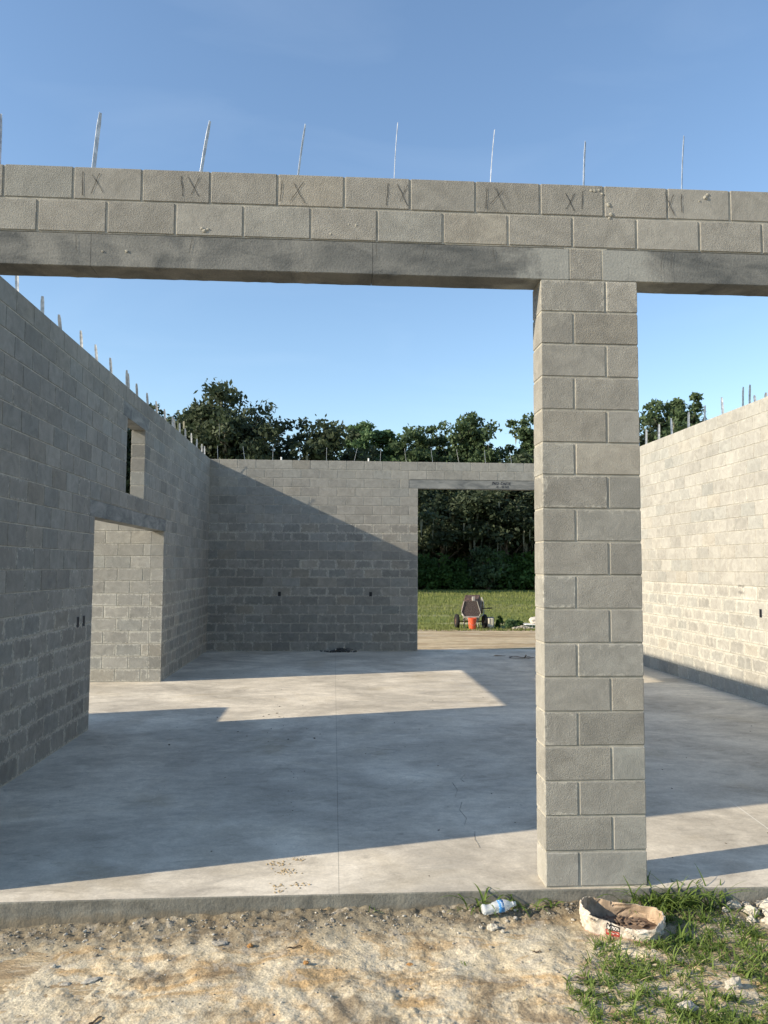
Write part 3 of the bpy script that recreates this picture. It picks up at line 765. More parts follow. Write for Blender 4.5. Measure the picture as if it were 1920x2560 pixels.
# heap by the back wall
b = MB()
for i in range(95):
    a = random.random() * 6.3; d_ = abs(random.gauss(0, .13)); r_ = random.uniform(.012, .035)
    stone(b, (math.cos(a) * d_ * 1.4, math.sin(a) * d_ * .5, r_ * .5 + max(0, .07 - d_ * .4) * random.random()), r_, (1.5, .8, .6), i, 0, rough=.6, rz=a, tint=random.random())
for i in range(10):
    a = random.uniform(-.5, .5); x = random.uniform(-.2, .15); b.tube([(x, -.02, .02), (x + .16 * math.cos(a), .04 * math.sin(a), .04 + .05 * random.random())], .006, 5)
o = tag(b.build('debris_heap', plain('dirty_scraps', (.10, .10, .095), .9, var=.5, scale=20)), 'small dark heap of scraps at the foot of the back wall', 'debris', None, 'stuff'); o.location = (-1.11, 12.86, .002)
for c_, r_, lab in (((-1.02, 12.84, .10), .016, 'larger pale paper scrap on top of the dark heap by the back wall'), ((-1.2, 12.78, .06), .012, 'smaller pale paper scrap low on the left of the dark heap')):
    b = MB(); stone(b, (0, 0, 0), r_, (1, .8, 1.2), 4, 1, tint=1); o = tag(b.build('paper_scrap', M['pebble']), lab, 'paper'); o.location = c_
# strip of dropped sheet
b = MB(); n = 9; vs = []; fs = []
for i in range(n):
    u = i / (n - 1); x = u * .42; z = .012 + .03 * math.sin(u * 5) * (1 - u) + .02 * (u > .8)
    for k in range(3): vs.append((x, -.10 * u + (k - 1) * (.06 - .04 * u), z + .012 * ((i * 7 + k * 5) % 4) / 3))
for i in range(n - 1):
    for k in range(2): a = i * 3 + k; fs.append((a, a + 3, a + 4, a + 1))
b.add(vs, fs)
b.tube([(.30, -.08, .01), (.34, -.09, .075)], .012, 6); b.tube([(.36, -.1, .01), (.50, -.14, .03)], .008, 5)
o = tag(b.build('torn_flap', plain('brown_scrap', (.15, .12, .10), .8, var=.5)), 'brown curled scrap lying on the slab before the rear opening', 'scrap'); o.location = (2.40, 11.66, 0)
sol = o.modifiers.new('s', 'SOLIDIFY'); sol.thickness = .004
b = MB(); b.add([(0, 0, .003), (.2, .01, .003), (.24, .05, .012), (.22, .1, .004), (.03, .09, .02), (-.03, .05, .004)], [(0, 1, 2, 3, 4, 5)])
o = tag(b.build('flat_scrap', plain('tan_scrap', (.22, .18, .13), .9)), 'flat tan scrap left of the curled brown one on the slab', 'scrap'); o.location = (2.17, 11.98, 0)
sol = o.modifiers.new('s', 'SOLIDIFY'); sol.thickness = .004

# ------------------------------------------------------------------ torn cement bag
BP = [(.150, -.300, .135), (.205, -.328, .112), (.270, -.355, .088), (.335, -.385, .076), (.400, -.412, .076), (.465, -.405, .088), (.520, -.360, .112), (.548, -.300, .128), (.540, -.225, .122), (.470, -.175, .120), (.390, -.150, .124), (.310, -.135, .130), (.240, -.120, .150), (.185, -.135, .168), (.145, -.190, .172), (.132, -.250, .152)]
BP = [(a_, b_ - .045, .026 + c_ * .68) for a_, b_, c_ in BP]
BC = (.34, -.305); BZ = -.122
def bag_pt(s, t, off=0):
    n = len(BP); i = int(math.floor(s)) % n; f = s - math.floor(s)
    P = [BP[(i + k - 1) % n] for k in range(4)]
    q = [.5 * ((2 * P[1][k]) + (-P[0][k] + P[2][k]) * f + (2 * P[0][k] - 5 * P[1][k] + 4 * P[2][k] - P[3][k]) * f * f + (-P[0][k] + 3 * P[1][k] - 3 * P[2][k] + P[3][k]) * f ** 3) for k in range(3)]
    dx, dy = q[0] - BC[0], q[1] - BC[1]; L = math.hypot(dx, dy); dx /= L; dy /= L
    h = q[2] * (1 + .05 * nz3(s * 1.2, 0, 5) + .03 * nz3(s * 4, 0, 2))
    fl = .014 * t * (1 - .3 * t) + .022 * nz3(s * .8, t * 1.6, 3) * t + .005 * nz3(s * 2.0, t * 2, 8) + .010 * (1 - min(1, abs(nz3(s * .9 + t * .6, t * 1.2, 6)) * 9)) + .0015 * nz3(s * 7, t * 6, 4)
    if t > .8: fl -= (t - .8) * .05 * (nz3(s * 1.3, 0, 1) + .3)
    return Vector((q[0] + dx * (fl + off), q[1] + dy * (fl + off), BZ + h * t))
bag = empty('torn_bag', (BC[0], BC[1], BZ), 0, 'torn open dirty paper cement bag lying in the grass in front of the pillar', 'bag')
def bagmat():
    t = NT('bag_paper'); g = t.coord(); f = t.rng(t.noise(9, 6, g, 1), .35, .65)
    c = t.mix(f, (.46, .385, .30), (.66, .60, .51))
    z = t.xyz(g)[2]; zz = t.math('ADD', z, t.math('MULTIPLY', t.noise(6, 3, g), .02))
    band = t.math('MULTIPLY', t.rng(zz, BZ + .030, BZ + .040, 1, 0), .8)
    c = t.mix(band, c, (.28, .14, .10))
    c = t.mix(t.math('MULTIPLY', t.rng(t.noise(11, 6, g, 1.8), .47, .60), .6), c, (.25, .20, .155))
    return t.done(c, .75, t.bump(t.noise(22, 4, g, 1.5), .005, .8))
M['bag'] = bagmat()
M['bag_in'] = plain('bag_lining', (.52, .39, .27), .85, var=.5, scale=14)
ns, nt = 128, 12; b = MB(); vs = []; n = len(BP)
for k in range(nt + 1):
    for i in range(ns): vs.append(bag_pt(i * n / ns, k / nt))
for k in range(nt + 1):
    for i in range(ns): vs.append(bag_pt(i * n / ns, k / nt, -.005))
N = (nt + 1) * ns; fs = []; mi = []
for k in range(nt):
    for i in range(ns):
        j = (i + 1) % ns; a = (k * ns + i, k * ns + j, (k + 1) * ns + j, (k + 1) * ns + i)
        fs.append(a); mi.append(0); fs.append(tuple(x + N for x in a[::-1])); mi.append(1)
for i in range(ns):
    j = (i + 1) % ns; fs.append((nt * ns + i, nt * ns + j, nt * ns + j + N, nt * ns + i + N)); mi.append(0)
b.v = vs; b.f = fs; b.m = mi
def at_root(o): o.matrix_parent_inverse = bag.matrix_world.inverted(); return o
bpy.context.view_layer.update()
bw = b.build('side_wall', [M['bag'], M['bag_in']], bag, smooth=False)
b = MB(); c0 = Vector((BC[0], BC[1], BZ + .035)); vs = [c0]; fs = []
for r_ in (.35, .7, 1.0):
    for i in range(48):
        p = bag_pt(i * n / 48, .22, -.004); q = c0.lerp(p, r_); q.z = BZ + .034 + .016 * nz3(q.x * 14, q.y * 14, 1) + .01 * nz3(q.x * 45, q.y * 45, 3); vs.append(q)
for i in range(48): fs.append((0, 1 + i, 1 + (i + 1) % 48))
for k in range(2):
    for i in range(48): j = (i + 1) % 48; fs.append((1 + k * 48 + i, 1 + (k + 1) * 48 + i, 1 + (k + 1) * 48 + j, 1 + k * 48 + j))
b.add(vs, fs)
for i in range(70):
    a = random.random() * 6.3; d_ = random.random() ** .6 * .13; x, y = BC[0] - .02 + math.cos(a) * d_ * 1.2, BC[1] + .02 + math.sin(a) * d_ * .6
    stone(b, (x, y, BZ + .045), random.uniform(.006, .016), (1.3, .7, .5), i, 0, rough=.6, rz=a)
bc_ = b.build('dried_contents', plain('dried_cement', (.24, .17, .12), .95, var=.5, scale=40), bag)
def decal(s0, s1, t0, t1, mat, name, off=.0022):
    b = MB(); vs = []; fs = []; a_, c_ = 12, 6
    for k in range(c_ + 1):
        for i in range(a_ + 1): vs.append(bag_pt(s0 + (s1 - s0) * i / a_, t0 + (t1 - t0) * k / c_, off))
    for k in range(c_):
        for i in range(a_): q = k * (a_ + 1) + i; fs.append((q, q + 1, q + a_ + 2, q + a_ + 1))
    b.add(vs, fs); return b.build(name, mat, bag)
def bag_text(s, s0, s1, t0, t1, mat, off=.003):
    c = bpy.data.curves.new('t', 'FONT'); c.body = s; c.size = 1; c.offset = .02
    o = bpy.data.objects.new('t', c); col.objects.link(o); dg = bpy.context.evaluated_depsgraph_get()
    me = bpy.data.meshes.new_from_object(o.evaluated_get(dg)); bpy.data.objects.remove(o)
    X = [v.co.x for v in me.vertices]; Y = [v.co.y for v in me.vertices]; x0_, x1_, y0_, y1_ = min(X), max(X), min(Y), max(Y)
    for v in me.vertices:
        v.co = bag_pt(s0 + (s1 - s0) * (v.co.x - x0_) / (x1_ - x0_), t0 + (t1 - t0) * (v.co.y - y0_) / (y1_ - y0_), off)
    me.materials.clear(); me.materials.append(mat); return link(bpy.data.objects.new('printed_lettering', me), bag)
parts = [bw, bc_]
M['ink'] = plain('black_ink', (.02, .018, .018), .6); M['redink'] = plain('red_ink', (.42, .07, .05), .6, var=.3)
M['wink'] = plain('white_ink', (.72, .66, .6), .6, var=.1); M['blue'] = plain('bluegrey_ink', (.30, .36, .42), .6)
parts += [decal(1.42, 2.32, .64, .95, M['ink'], 'black_print'), decal(1.36, 2.30, .30, .62, M['redink'], 'red_print'),
          bag_text('SIMPSON', 1.47, 2.27, .70, .88, M['wink']), bag_text('Strong-Tie', 1.45, 2.22, .42, .55, M['wink']),
          bag_text('METRIC', 5.25, 5.95, .52, .68, M['blue']), bag_text('04-01', .30, .70, .86, .93, M['ink'])]
for p in parts: at_root(p)

# ------------------------------------------------------------------ plastic bottle
bx, by = -.315, -.165
bot = empty('plastic_bottle', (bx, by, gz(bx, by)), 0, 'empty clear plastic water bottle with a blue label lying in the weeds by the slab', 'bottle')
t = NT('clear_plastic'); t.b.inputs['Transmission Weight'].default_value = .55; t.b.inputs['IOR'].default_value = 1.15; t.b.inputs['Specular IOR Level'].default_value = .6
M['pet'] = t.done((.86, .90, .93), .18, t.bump(t.noise(35, 3), .006, .5))
prof = [(.0, .004), (.022, 0), (.031, .008), (.0325, .02), (.031, .028), (.0325, .036), (.031, .044), (.0325, .052), (.031, .060), (.0325, .068), (.0315, .08), (.0325, .088), (.0325, .125), (.031, .135), (.026, .150), (.018, .165), (.0125, .175), (.0125, .178), (.016, .180), (.016, .182), (.0125, .184), (.0125, .198), (.011, .198)]
Mx = Matrix.Rotation(R(6), 4, 'Z') @ Matrix.Rotation(R(84), 4, 'Y'); Mx.translation = Vector((-.095, 0, .036))
b = MB(); b.lathe(prof, 28, 0, Mx)
for i, v in enumerate(b.v):      # a dented side
    v = Vector(v); k = math.exp(-((v.x + .06) / .03) ** 2) * max(0, v.z - .03) * .35 + .0025 * nz3(v.x * 30, v.y * 30, v.z * 30); b.v[i] = (v.x, v.y, v.z - k)
b.build('body', M['pet'], bot, smooth=True)
b = MB(); b.lathe([(.0332, .090), (.0334, .106), (.0332, .122)], 28, 0, Mx)
lb = b.build('label', (lambda t: t.done(t.mix(t.rng(t.noise(40, 2, t.coord('Object', (1, 1, 1))), .52, .56), (.06, .22, .50), (.55, .66, .74)), .4))(NT('blue_label')), bot, smooth=True)
lb.modifiers.new('s', 'SOLIDIFY').thickness = .0006

# ------------------------------------------------------------------ grass and weeds
def blade(b, base, az, L, wd, rise=1.1, droop=1.6, n=5, **at):
    p = Vector(base); el = rise; vs = []; side = Vector((-math.sin(az), math.cos(az), 0))
    for i in range(n + 1):
        f = i / n; ww = wd * (1 - f ** 2.2) * (.6 + .8 * min(1, f * 3)) * .5 + .0003
        up = Vector((0, 0, 1)) * ww * .35
        vs += [p - side * ww + up, p, p + side * ww + up]
        d = Vector((math.cos(az) * math.cos(el), math.sin(az) * math.cos(el), math.sin(el)))
        p = p + d * L / n; el -= droop / n
    fs = []
    for i in range(n):
        for k in range(2): a = i * 3 + k; fs.append((a, a + 1, a + 4, a + 3))
    b.add(vs, fs, **at)
def grass_density(x, y):
    d = 0
    if x > -.15:
        e = x - (.10 - .95 * (y + .42) * -1 * -.55)          # edge runs down-left
        e = x - (.16 + .62 * (y + .36))
        d = min(1, max(0, e / .18 + .25))
    if y > -.30 and x < .60: d *= .12
    d *= .55 + .8 * max(-.4, nz3(x, y, 2, 5))
    if (x - 1.15) ** 2 + (y + .14) ** 2 < .03: d *= .25
    if (x - .65) ** 2 / .02 + (y + .9) ** 2 / .008 < 1: d *= .1
    return d
b = MB(); bd = MB(); cnt = 0; tries = 0
while cnt < 1250 and tries < 40000:
    tries += 1
    x, y = random.uniform(-.25, 1.75), random.uniform(-1.45, -.07)
    if random.random() > grass_density(x, y): continue
    if .13 < x < .56 and -.45 < y < -.15: continue
    cnt += 1; z = gfull(x, y) - .003; nb = random.randint(4, 9); tn = random.random()
    for _ in range(nb):
        az = random.random() * 6.283; L = random.uniform(.03, .085) * (1.5 if random.random() < .1 else 1)
        blade(b, (x + random.gauss(0, .006), y + random.gauss(0, .006), z), az, L, random.uniform(.003, .0075), random.uniform(.35, 1.35), random.uniform(.5, 1.9), 4, tint=min(1, max(0, tn + random.gauss(0, .25))))
    if random.random() < .8:
        blade(bd, (x, y, z), random.random() * 6.28, random.uniform(.04, .1), .0035, random.uniform(.05, .6), .5, 3, tint=random.random())
b.build('grass', M['grass'], kind='stuff', label='low crabgrass spreading over the dirt at lower right', category='grass')
for i in range(500):
    x, y = random.uniform(-.4, 1.7), random.uniform(-1.4, -.1)
    if grass_density(x, y) < .05 and random.random() < .8: continue
    blade(bd, (x, y, gfull(x, y)), random.random() * 6.28, random.uniform(.02, .07), .003, random.uniform(0, .3), .2, 3, tint=random.random())
bd.build('dry_grass', M['dry'], kind='stuff', label='dry straw scattered among the green grass', category='straw')
def weed(x, y, blades, label, spread=.05, Lr=(.10, .20), wd=(.006, .011), group=None, seed=0):
    rs = random.Random(seed); b = MB()
    for i in range(blades):
        ox, oy = rs.gauss(0, spread), rs.gauss(0, spread * .35)
        if y + oy > -.055: oy = -.055 - y
        blade(b, (ox, oy, -.006), rs.random() * 6.283, rs.uniform(*Lr), rs.uniform(*wd), rs.uniform(.7, 1.5), rs.uniform(.8, 2.4), 7, tint=rs.random())
    o = tag(b.build('weed', M['grass']), label, 'weed', group); o.location = (x, y, gfull(x, y)); return o
weed(-.42, -.085, 16, 'arching green weed behind the plastic bottle by the slab edge', .05, (.12, .26), (.007, .012), seed=1)
weed(-.20, -.08, 18, 'broad bladed weed between the bottle and the pillar', .05, (.10, .22), (.007, .011), seed=2)
weed(.03, -.075, 7, 'single upright weed at the foot of the pillar left corner', .012, (.07, .12), (.008, .011), seed=3)
weed(-.50, -.075, 9, 'thin weed left of the plastic bottle', .05, (.04, .12), (.003, .006), seed=4)
weed(-1.02, -.075, 4, 'tiny sprout at the slab edge left of the bottle', .02, (.05, .09), (.003, .004), seed=5)
weed(.66, -.085, 70, 'dense clump of long weeds at the right foot of the pillar', .08, (.15, .33), (.006, .011), seed=6)
weed(.84, -.10, 64, 'dense clump of long weeds leaning on the slab edge right of the pillar', .09, (.15, .32), (.006, .011), seed=7)
weed(.54, -.08, 26, 'weed clump behind the torn bag at the slab edge', .06, (.10, .20), (.006, .010), seed=8)
weed(1.02, -.10, 12, 'sparse weed left of the rubble chunks', .05, (.08, .16), (.004, .008), seed=9)
weed(-.57, -.62, 7, 'tiny dark sprout in the middle of the dirt', .015, (.03, .06), (.002, .004), seed=10)
weed(.60, -.45, 20, 'weed with one long blade in front of the torn bag', .03, (.08, .17), (.005, .010), seed=11)

# ------------------------------------------------------------------ concrete mixer and its surroundings
GZ = -.16
mxr = empty('mortar_mixer', (3.355, 21.5, GZ), 0, 'rusty two wheeled mortar mixer with six sided drum parked at the grass edge', 'mixer')
M['rust'] = plain('rusty_steel', (.17, .105, .075), .85, .2, c2=(.055, .035, .03), scale=9)
M['dusty'] = plain('cement_crusted_steel', (.40, .38, .34), .9, 0, var=.4, scale=10)
t = NT('spattered_drum'); M['spat'] = t.done(t.mix(t.rng(t.noise(60, 3), .52, .62), (.060, .045, .042), (.24, .20, .175)), .85, t.bump(t.noise(50, 4), .01, .6))
M['rubber'] = plain('tyre_rubber', (.022, .022, .022), .85, var=.3)
hx = [(-.265, .914), (.166, .924), (.29, .513), (.228, .39), (-.244, .38), (-.357, .554)]
bh = [(-.10, 1.09), (.40, 1.10), (.47, .70), (.33, .45), (-.14, .42), (-.25, .66)]
b = MB(); vs = [(x, 0, z) for x, z in hx] + [(x, .70, z) for x, z in bh]
b.add(vs, [(0, 5, 4, 3, 2, 1)], 1); b.add(vs, [tuple(range(6, 12))] + [(i, (i + 1) % 6, 6 + (i + 1) % 6, 6 + i) for i in range(6)], 0)
b.build('drum', [M['rust'], M['spat']], mxr)
b = MB(); P = [Vector((x, -.012, z)) for x, z in hx]
for i, j in ((1, 2), (2, 3), (4, 5), (5, 0)): b.tube([P[i], P[j]], .012, 6)
b.box((-.25, -.05, .365), (.235, .0, .415), bev=.004); b.build('rim', M['dusty'], mxr)
b = MB(); b.box((.02, .02, .90), (.11, .14, 1.06), bev=.006); b.box((0, .0, .91), (.13, .03, .93)); b.build('bag_splitter', M['dusty'], mxr)
b = MB(); b.tube([(.385, .30, 1.04), (.435, .25, .86), (.44, .20, .55), (.40, .12, .46), (.20, .05, .33)], .017, 8); b.tube([(.385, .30, 1.04), (.32, .20, .6), (.22, .1, .36)], .014, 8)
b.tube([(-.235, .2, .0), (-.215, .2, .40)], .016, 8); b.tube([(.24, .2, .0), (.22, .2, .40)], .016, 8); b.box((-.26, .15, .27), (.28, .24, .32)); b.build('frame', M['dusty'], mxr)
b = MB(); b.tube([(.38, .2, .66), (.69, .2, .675)], .014, 8); b.tube([(.56, .2, .668), (.70, .2, .676)], .022, 8); b.build('dump_handle', M['dark'], mxr)
b = MB(); b.tube([(-.47, .24, .23), (.47, .24, .23)], .02, 8); b.build('axle', M['rust'], mxr)
b = MB(); b.box((.08, .66, .45), (.50, 1.15, .92), bev=.04); b.box((.18, .8, .92), (.36, 1.0, .99), bev=.01); b.build('engine_cover', M['rust'], mxr)
b = MB(); b.tube([(.0, .6, .30), (.0, 1.9, .34), (.0, 2.0, .36)], .03, 8); b.tube([(0, 1.7, .33), (0, 1.7, .0)], .02, 8); b.build('tow_bar', M['dusty'], mxr)
for sx in (-1, 1):
    wm = Matrix.Translation((sx * .47, .24, .235)) @ Matrix.Rotation(R(3), 4, 'Z') @ Matrix.Rotation(R(90), 4, 'Y')
    wh = MB(); wh.lathe([(.13, -.05), (.19, -.062), (.225, -.05), (.235, -.02), (.235, .02), (.225, .05), (.19, .062), (.13, .05), (.13, -.05)], 26, 0, wm); ty = wh.build('wheel', M['rubber'], mxr, smooth=True)
    rm = MB(); rm.lathe([(.02, -.055), (.05, -.03), (.11, -.02), (.135, -.048), (.135, .048), (.11, .02), (.05, .03), (.02, .055)], 22, 0, wm); rm.build('rim', M['rust'], ty, smooth=True)
# bucket
bk = empty('bucket', (3.33, 21.30, GZ), 0, 'orange red plastic bucket standing under the mixer drum', 'bucket')
M['bucket'] = plain('orange_plastic', (.72, .115, .045), .5, var=.25, scale=8)
b = MB(); b.lathe([(0, .002), (.108, .002), (.110, .01), (.132, .27), (.140, .27), (.140, .285), (.134, .285), (.136, .31), (.143, .31), (.143, .325), (.137, .325), (.139, .355), (.146, .355), (.146, .37), (.137, .37), (.105, .02), (0, .02)], 28)
b.build('body', M['bucket'], bk, smooth=False)
b = MB(); b.tube([(.142 * math.cos(a), -.03 - .12 * math.sin(a) * .9, .34 - .20 * math.sin(a)) for a in [math.pi * i / 12 for i in range(13)]], .003, 6); b.build('handle', M['metal'], bk)
# blocks stacked by the wheel
def loose_block(lo, hi, label, tint):
    b = MB(); vs, fs = chamfer([l - (l + h) / 2 if k < 2 else 0 for k, (l, h) in enumerate(zip(lo, hi))], [h - (l + h) / 2 if k < 2 else h - l for k, (l, h) in enumerate(zip(lo, hi))], .006)
    b.add(vs, fs, tint=tint); o = tag(b.build('concrete_block', M['pebble']), label, 'block', 'blocks stacked beside the mixer'); o.location = ((lo[0] + hi[0]) / 2, (lo[1] + hi[1]) / 2, lo[2]); return o
loose_block((3.92, 21.45, GZ), (4.08, 21.8, GZ + .07), 'lowest short block of the small stack beside the mixer wheel', .55)
loose_block((3.885, 21.43, GZ + .072), (4.06, 21.8, GZ + .155), 'middle block of the small stack beside the mixer wheel', .8)
loose_block((3.90, 21.44, GZ + .157), (3.966, 21.64, GZ + .345), 'left of the two upright blocks on top of the small stack', .85)
loose_block((3.99, 21.44, GZ + .157), (4.07, 21.64, GZ + .345), 'right of the two upright blocks on top of the small stack', .78)
loose_block((3.96, 21.85, GZ), (4.17, 22.05, GZ + .36), 'grey block standing behind the small stack', .35)
def shrub(x, y, r_, h, n, mat, label, seed, leaf=.05, name='shrub', cat='shrub', z=GZ, group=None):
    rs = np.random.default_rng(seed); root = empty(name, (x, y, z), 0, label, cat, group)
    lobes = rs.normal(size=(max(5, n // 90), 3)); lobes /= np.linalg.norm(lobes, axis=1)[:, None]; lobes[:, 2] = np.abs(lobes[:, 2])
    cen = lobes * np.array([r_, r_, h * .8]) * rs.uniform(.35, .85, (len(lobes), 1)) + [0, 0, h * .12]
    leafcloud('foliage', cen, r_ * .36, n, leaf, mat, root, rs)
    b = MB()
    for k in range(5):
        c_ = cen[k]; b.tube([(0, 0, 0), tuple(c_ * .5 + [0, 0, .02]), tuple(c_)], [h * .025, h * .018, h * .008], 5)
    b.build('stem', M['bark'], root); return root
def leafcloud(name, cen, rad, n, size, mat, parent, rs, squash=.75, hang=0.0, sizes=None):
    cen = np.asarray(cen); k = rs.integers(0, len(cen), n); d = rs.normal(size=(n, 3)); d /= np.linalg.norm(d, axis=1)[:, None]
    lr = rs.uniform(.6, 1.3, len(cen))[k][:, None]
    q_ = rs.random((n, 1)) ** .45; q_ = np.where(rs.random((n, 1)) < .12, q_ * rs.uniform(1, 1.6, (n, 1)), q_)
    p = cen[k] + d * rad * lr * q_ * [1, 1, squash]
    p[:, 2] = np.maximum(p[:, 2], size * .4)
    u = rs.normal(size=(n, 3)); u /= np.linalg.norm(u, axis=1)[:, None]
    v = np.cross(u, rs.normal(size=(n, 3))); v /= np.linalg.norm(v, axis=1)[:, None]
    s_ = size * rs.uniform(.5, 1.3, (n, 1)); u = u * s_; v = v * s_ * .55
    V = np.stack([p - u, p + v * .9 - u * .1, p + u, p - v * .9 + u * .15], 1).reshape(-1, 3)
    me = bpy.data.meshes.new(name); me.vertices.add(4 * n); me.vertices.foreach_set('co', V.astype(np.float32).ravel())
    me.loops.add(4 * n); me.loops.foreach_set('vertex_index', np.arange(4 * n, dtype=np.int32))
    me.polygons.add(n); me.polygons.foreach_set('loop_start', np.arange(0, 4 * n, 4, dtype=np.int32)); me.polygons.foreach_set('loop_total', np.full(n, 4, dtype=np.int32))
    me.materials.append(mat); me.update(calc_edges=True)
    a = me.attributes.new('tint', 'FLOAT', 'FACE'); ct = rs.uniform(0, 1, len(cen))[k]
    a.data.foreach_set('value', np.clip(ct * .6 + rs.random(n) * .4, 0, 1).astype(np.float32))
    return link(bpy.data.objects.new(name, me), parent)
shrub(4.33, 21.75, .17, .50, 1600, M['under'], 'dark green bush right of the mixer and blocks', 31, .028)
shrub(4.66, 21.55, .22, .42, 2400, M['light_leaf'], 'bright green bush right of the dark one beside the mixer', 32, .028)
shrub(5.02, 21.9, .24, .34, 1800, M['under'], 'low dark bush behind the grey rubble mound', 33, .028)
b = MB()
for i in range(60):
    a = random.random() * 6.3; d_ = random.random() ** .7
    stone(b, (math.cos(a) * d_ * .34, math.sin(a) * d_ * .2, .01 + .09 * (1 - d_)), random.uniform(.03, .07), (1.4, .9, .6), i, 1, rough=.5, rz=a, tint=random.uniform(.15, .45))
o = tag(b.build('rubble_mound', M['pebble']), 'low mound of dry grey mortar rubble in front of the bushes', 'rubble'); o.location = (5.04, 21.35, GZ)
tb = empty('white_table', (5.55, 21.6, GZ), 0, 'low white plastic table partly hidden behind the pillar edge', 'table')
M['white'] = plain('white_plastic_top', (.78, .77, .73), .5, var=.1)
b = MB(); b.box((-.42, -.25, .13), (.42, .25, .155), bev=.006); b.build('tabletop', M['white'], tb)
for sx in (-.19, .38):
    for sy in (-.2, .2):
        b = MB(); b.tube([(sx, sy, 0), (sx * .96, sy, .132)], .014, 8); b.build('leg', M['white'], tb)
b = MB(); stone(b, (0, 0, .1), .16, (1.1, .8, .75), 77, 3, rough=.3); o = tag(b.build('sack', plain('white_sack', (.66, .60, .52), .8, var=.25, scale=9), smooth=True), 'crumpled off white sack on the low white table', 'sack'); o.location = (5.48, 21.6, GZ + .17)

# ------------------------------------------------------------------ trees
def make_tree(name, h, r_, base, ncl, leaves, lsz, mat, label, cat, seed, trunk=.35, moss=0, clr=.2, shape='round', fill=7, group='trees beyond the field'):
    rs = np.random.default_rng(seed); root = empty(name, (0, 0, 0), 0, label, cat, group); b = MB(); cen = []
    trunk_top = h * (.55 if shape == 'round' else .88); bend = rs.normal(size=2) * h * .02
    def tp(z): f = z / h; return Vector((bend[0] * math.sin(f * 3) * 1.0, bend[1] * math.sin(f * 2.3), z))
    b.tube([tp(trunk_top * k / 8) for k in range(9)], [trunk * (1.25 if k == 0 else 1 - .085 * k) for k in range(9)], 9)
    nl = max(8, ncl // 5)
    for i in range(nl):
        f = (i + .5) / nl; z0 = h * (base * .75 + (trunk_top / h - base * .75) * f)
        az = i * 2.4 + rs.random(); p0 = tp(z0)
        # the limb ends somewhere in the crown's outline
        zc = base + (1 - base) * (f * .85 + .12 + rs.normal() * .06)
        if shape == 'round': rr_ = r_ * math.sqrt(max(.05, 1 - ((zc - (base + 1) / 2 + .04) / ((1 - base) / 2 + .02)) ** 2)) * rs.uniform(.65, 1.08)
        else: rr_ = r_ * (1.15 - f) ** .8 * rs.uniform(.55, 1.15)
        end = Vector((math.cos(az) * rr_ + bend[0], math.sin(az) * rr_ + bend[1], min(h * .97, zc * h)))
        mid_ = p0.lerp(end, .5) + Vector((0, 0, (end - p0).length * .10))
        rl = trunk * (.42 - .2 * f); b.tube([p0, p0.lerp(mid_, .5), mid_, mid_.lerp(end, .55), end], [rl, rl * .8, rl * .6, rl * .4, rl * .15], 6)
        cen.append(end)
        for j in range(4):
            q0 = p0.lerp(end, rs.uniform(.4, .95)); q1 = q0 + Vector(rs.normal(size=3)) * r_ * .24 + Vector((0, 0, r_ * .10))
            if q1.z > h: q1.z = h * .98
            b.tube([q0, q0.lerp(q1, .5) + Vector((0, 0, .1)), q1], [rl * .35, rl * .2, rl * .08], 4); cen.append(q1)
    cen.append(Vector((bend[0], bend[1], h * .96)))
    nlob = 13 if shape == 'round' else 9
    for i in range(nlob):
        if shape == 'round':
            az, el = i * 2.4 + rs.random(), rs.uniform(-.5, 1.45); q = rs.uniform(.35, .74)
            lc = Vector((math.cos(az) * math.cos(el) * r_ * q, math.sin(az) * math.cos(el) * r_ * q, h * ((1 + base) / 2 + (1 - base) / 2 * math.sin(el) * q * 1.12)))
        else:
            f = (i + .5) / nlob; az = i * 2.4; lc = Vector((math.cos(az) * r_ * .42 * (1.1 - f), math.sin(az) * r_ * .42 * (1.1 - f), h * (base + (1 - base) * f)))
        for _ in range(fill):
            q = lc + Vector(rs.normal(size=3)) * r_ * .16
            q.z = min(q.z, h * .97); cen.append(q)
    b.build('trunk', M['bark'], root, smooth=True)
    leafcloud('crown', [tuple(c) for c in cen], r_ * clr, leaves, lsz, mat, root, rs, .7)
    if moss:
        ms = MB()
        for i in range(moss):
            c = cen[rs.integers(0, len(cen))]; x, y, z = c.x + rs.normal() * r_ * .12, c.y + rs.normal() * r_ * .12, c.z - r_ * .1
            L = rs.uniform(.6, 1.9); w2 = rs.uniform(.05, .13)
            a = rs.random() * 3.14; dx, dy = math.cos(a) * w2, math.sin(a) * w2; t_ = rs.random()
            ms.add([(x - dx, y - dy, z), (x + dx, y + dy, z), (x + dx * .8 + .03, y + dy * .8, z - L * .5), (x - dx * .8 + .03, y - dy * .8, z - L * .5), (x, y, z - L)], [(0, 1, 2, 3), (3, 2, 4)], tint=t_)
        tag(ms.build('moss', M['moss'], root), kind='stuff')
    return root
def copy_tree(src, loc, rz, scl, label):
    c = src.copy(); col.objects.link(c); c.location = loc; c.rotation_euler = (0, 0, rz); c.scale = scl if isinstance(scl, tuple) else (scl,) * 3; c['label'] = label
    for ch in src.children:
        d = ch.copy(); col.objects.link(d); d.parent = c
    return c
G0 = -.2
oakA = make_tree('oak_tree', 16.3, 6.3, .10, 110, 36000, .25, M['oak'], 'tallest dark oak with hanging moss, above the left end of the back wall', 'tree', 101, .42, 200, .185, fill=14)
oakA.location = (-9.3, 60, G0)
oakB = make_tree('oak_tree', 13.9, 5.0, .10, 80, 24000, .24, M['oak'], 'lower dark oak stepping down right of the tallest one', 'tree', 102, .33, 130, .20, fill=14)
oakB.location = (-1.9, 60.5, G0)
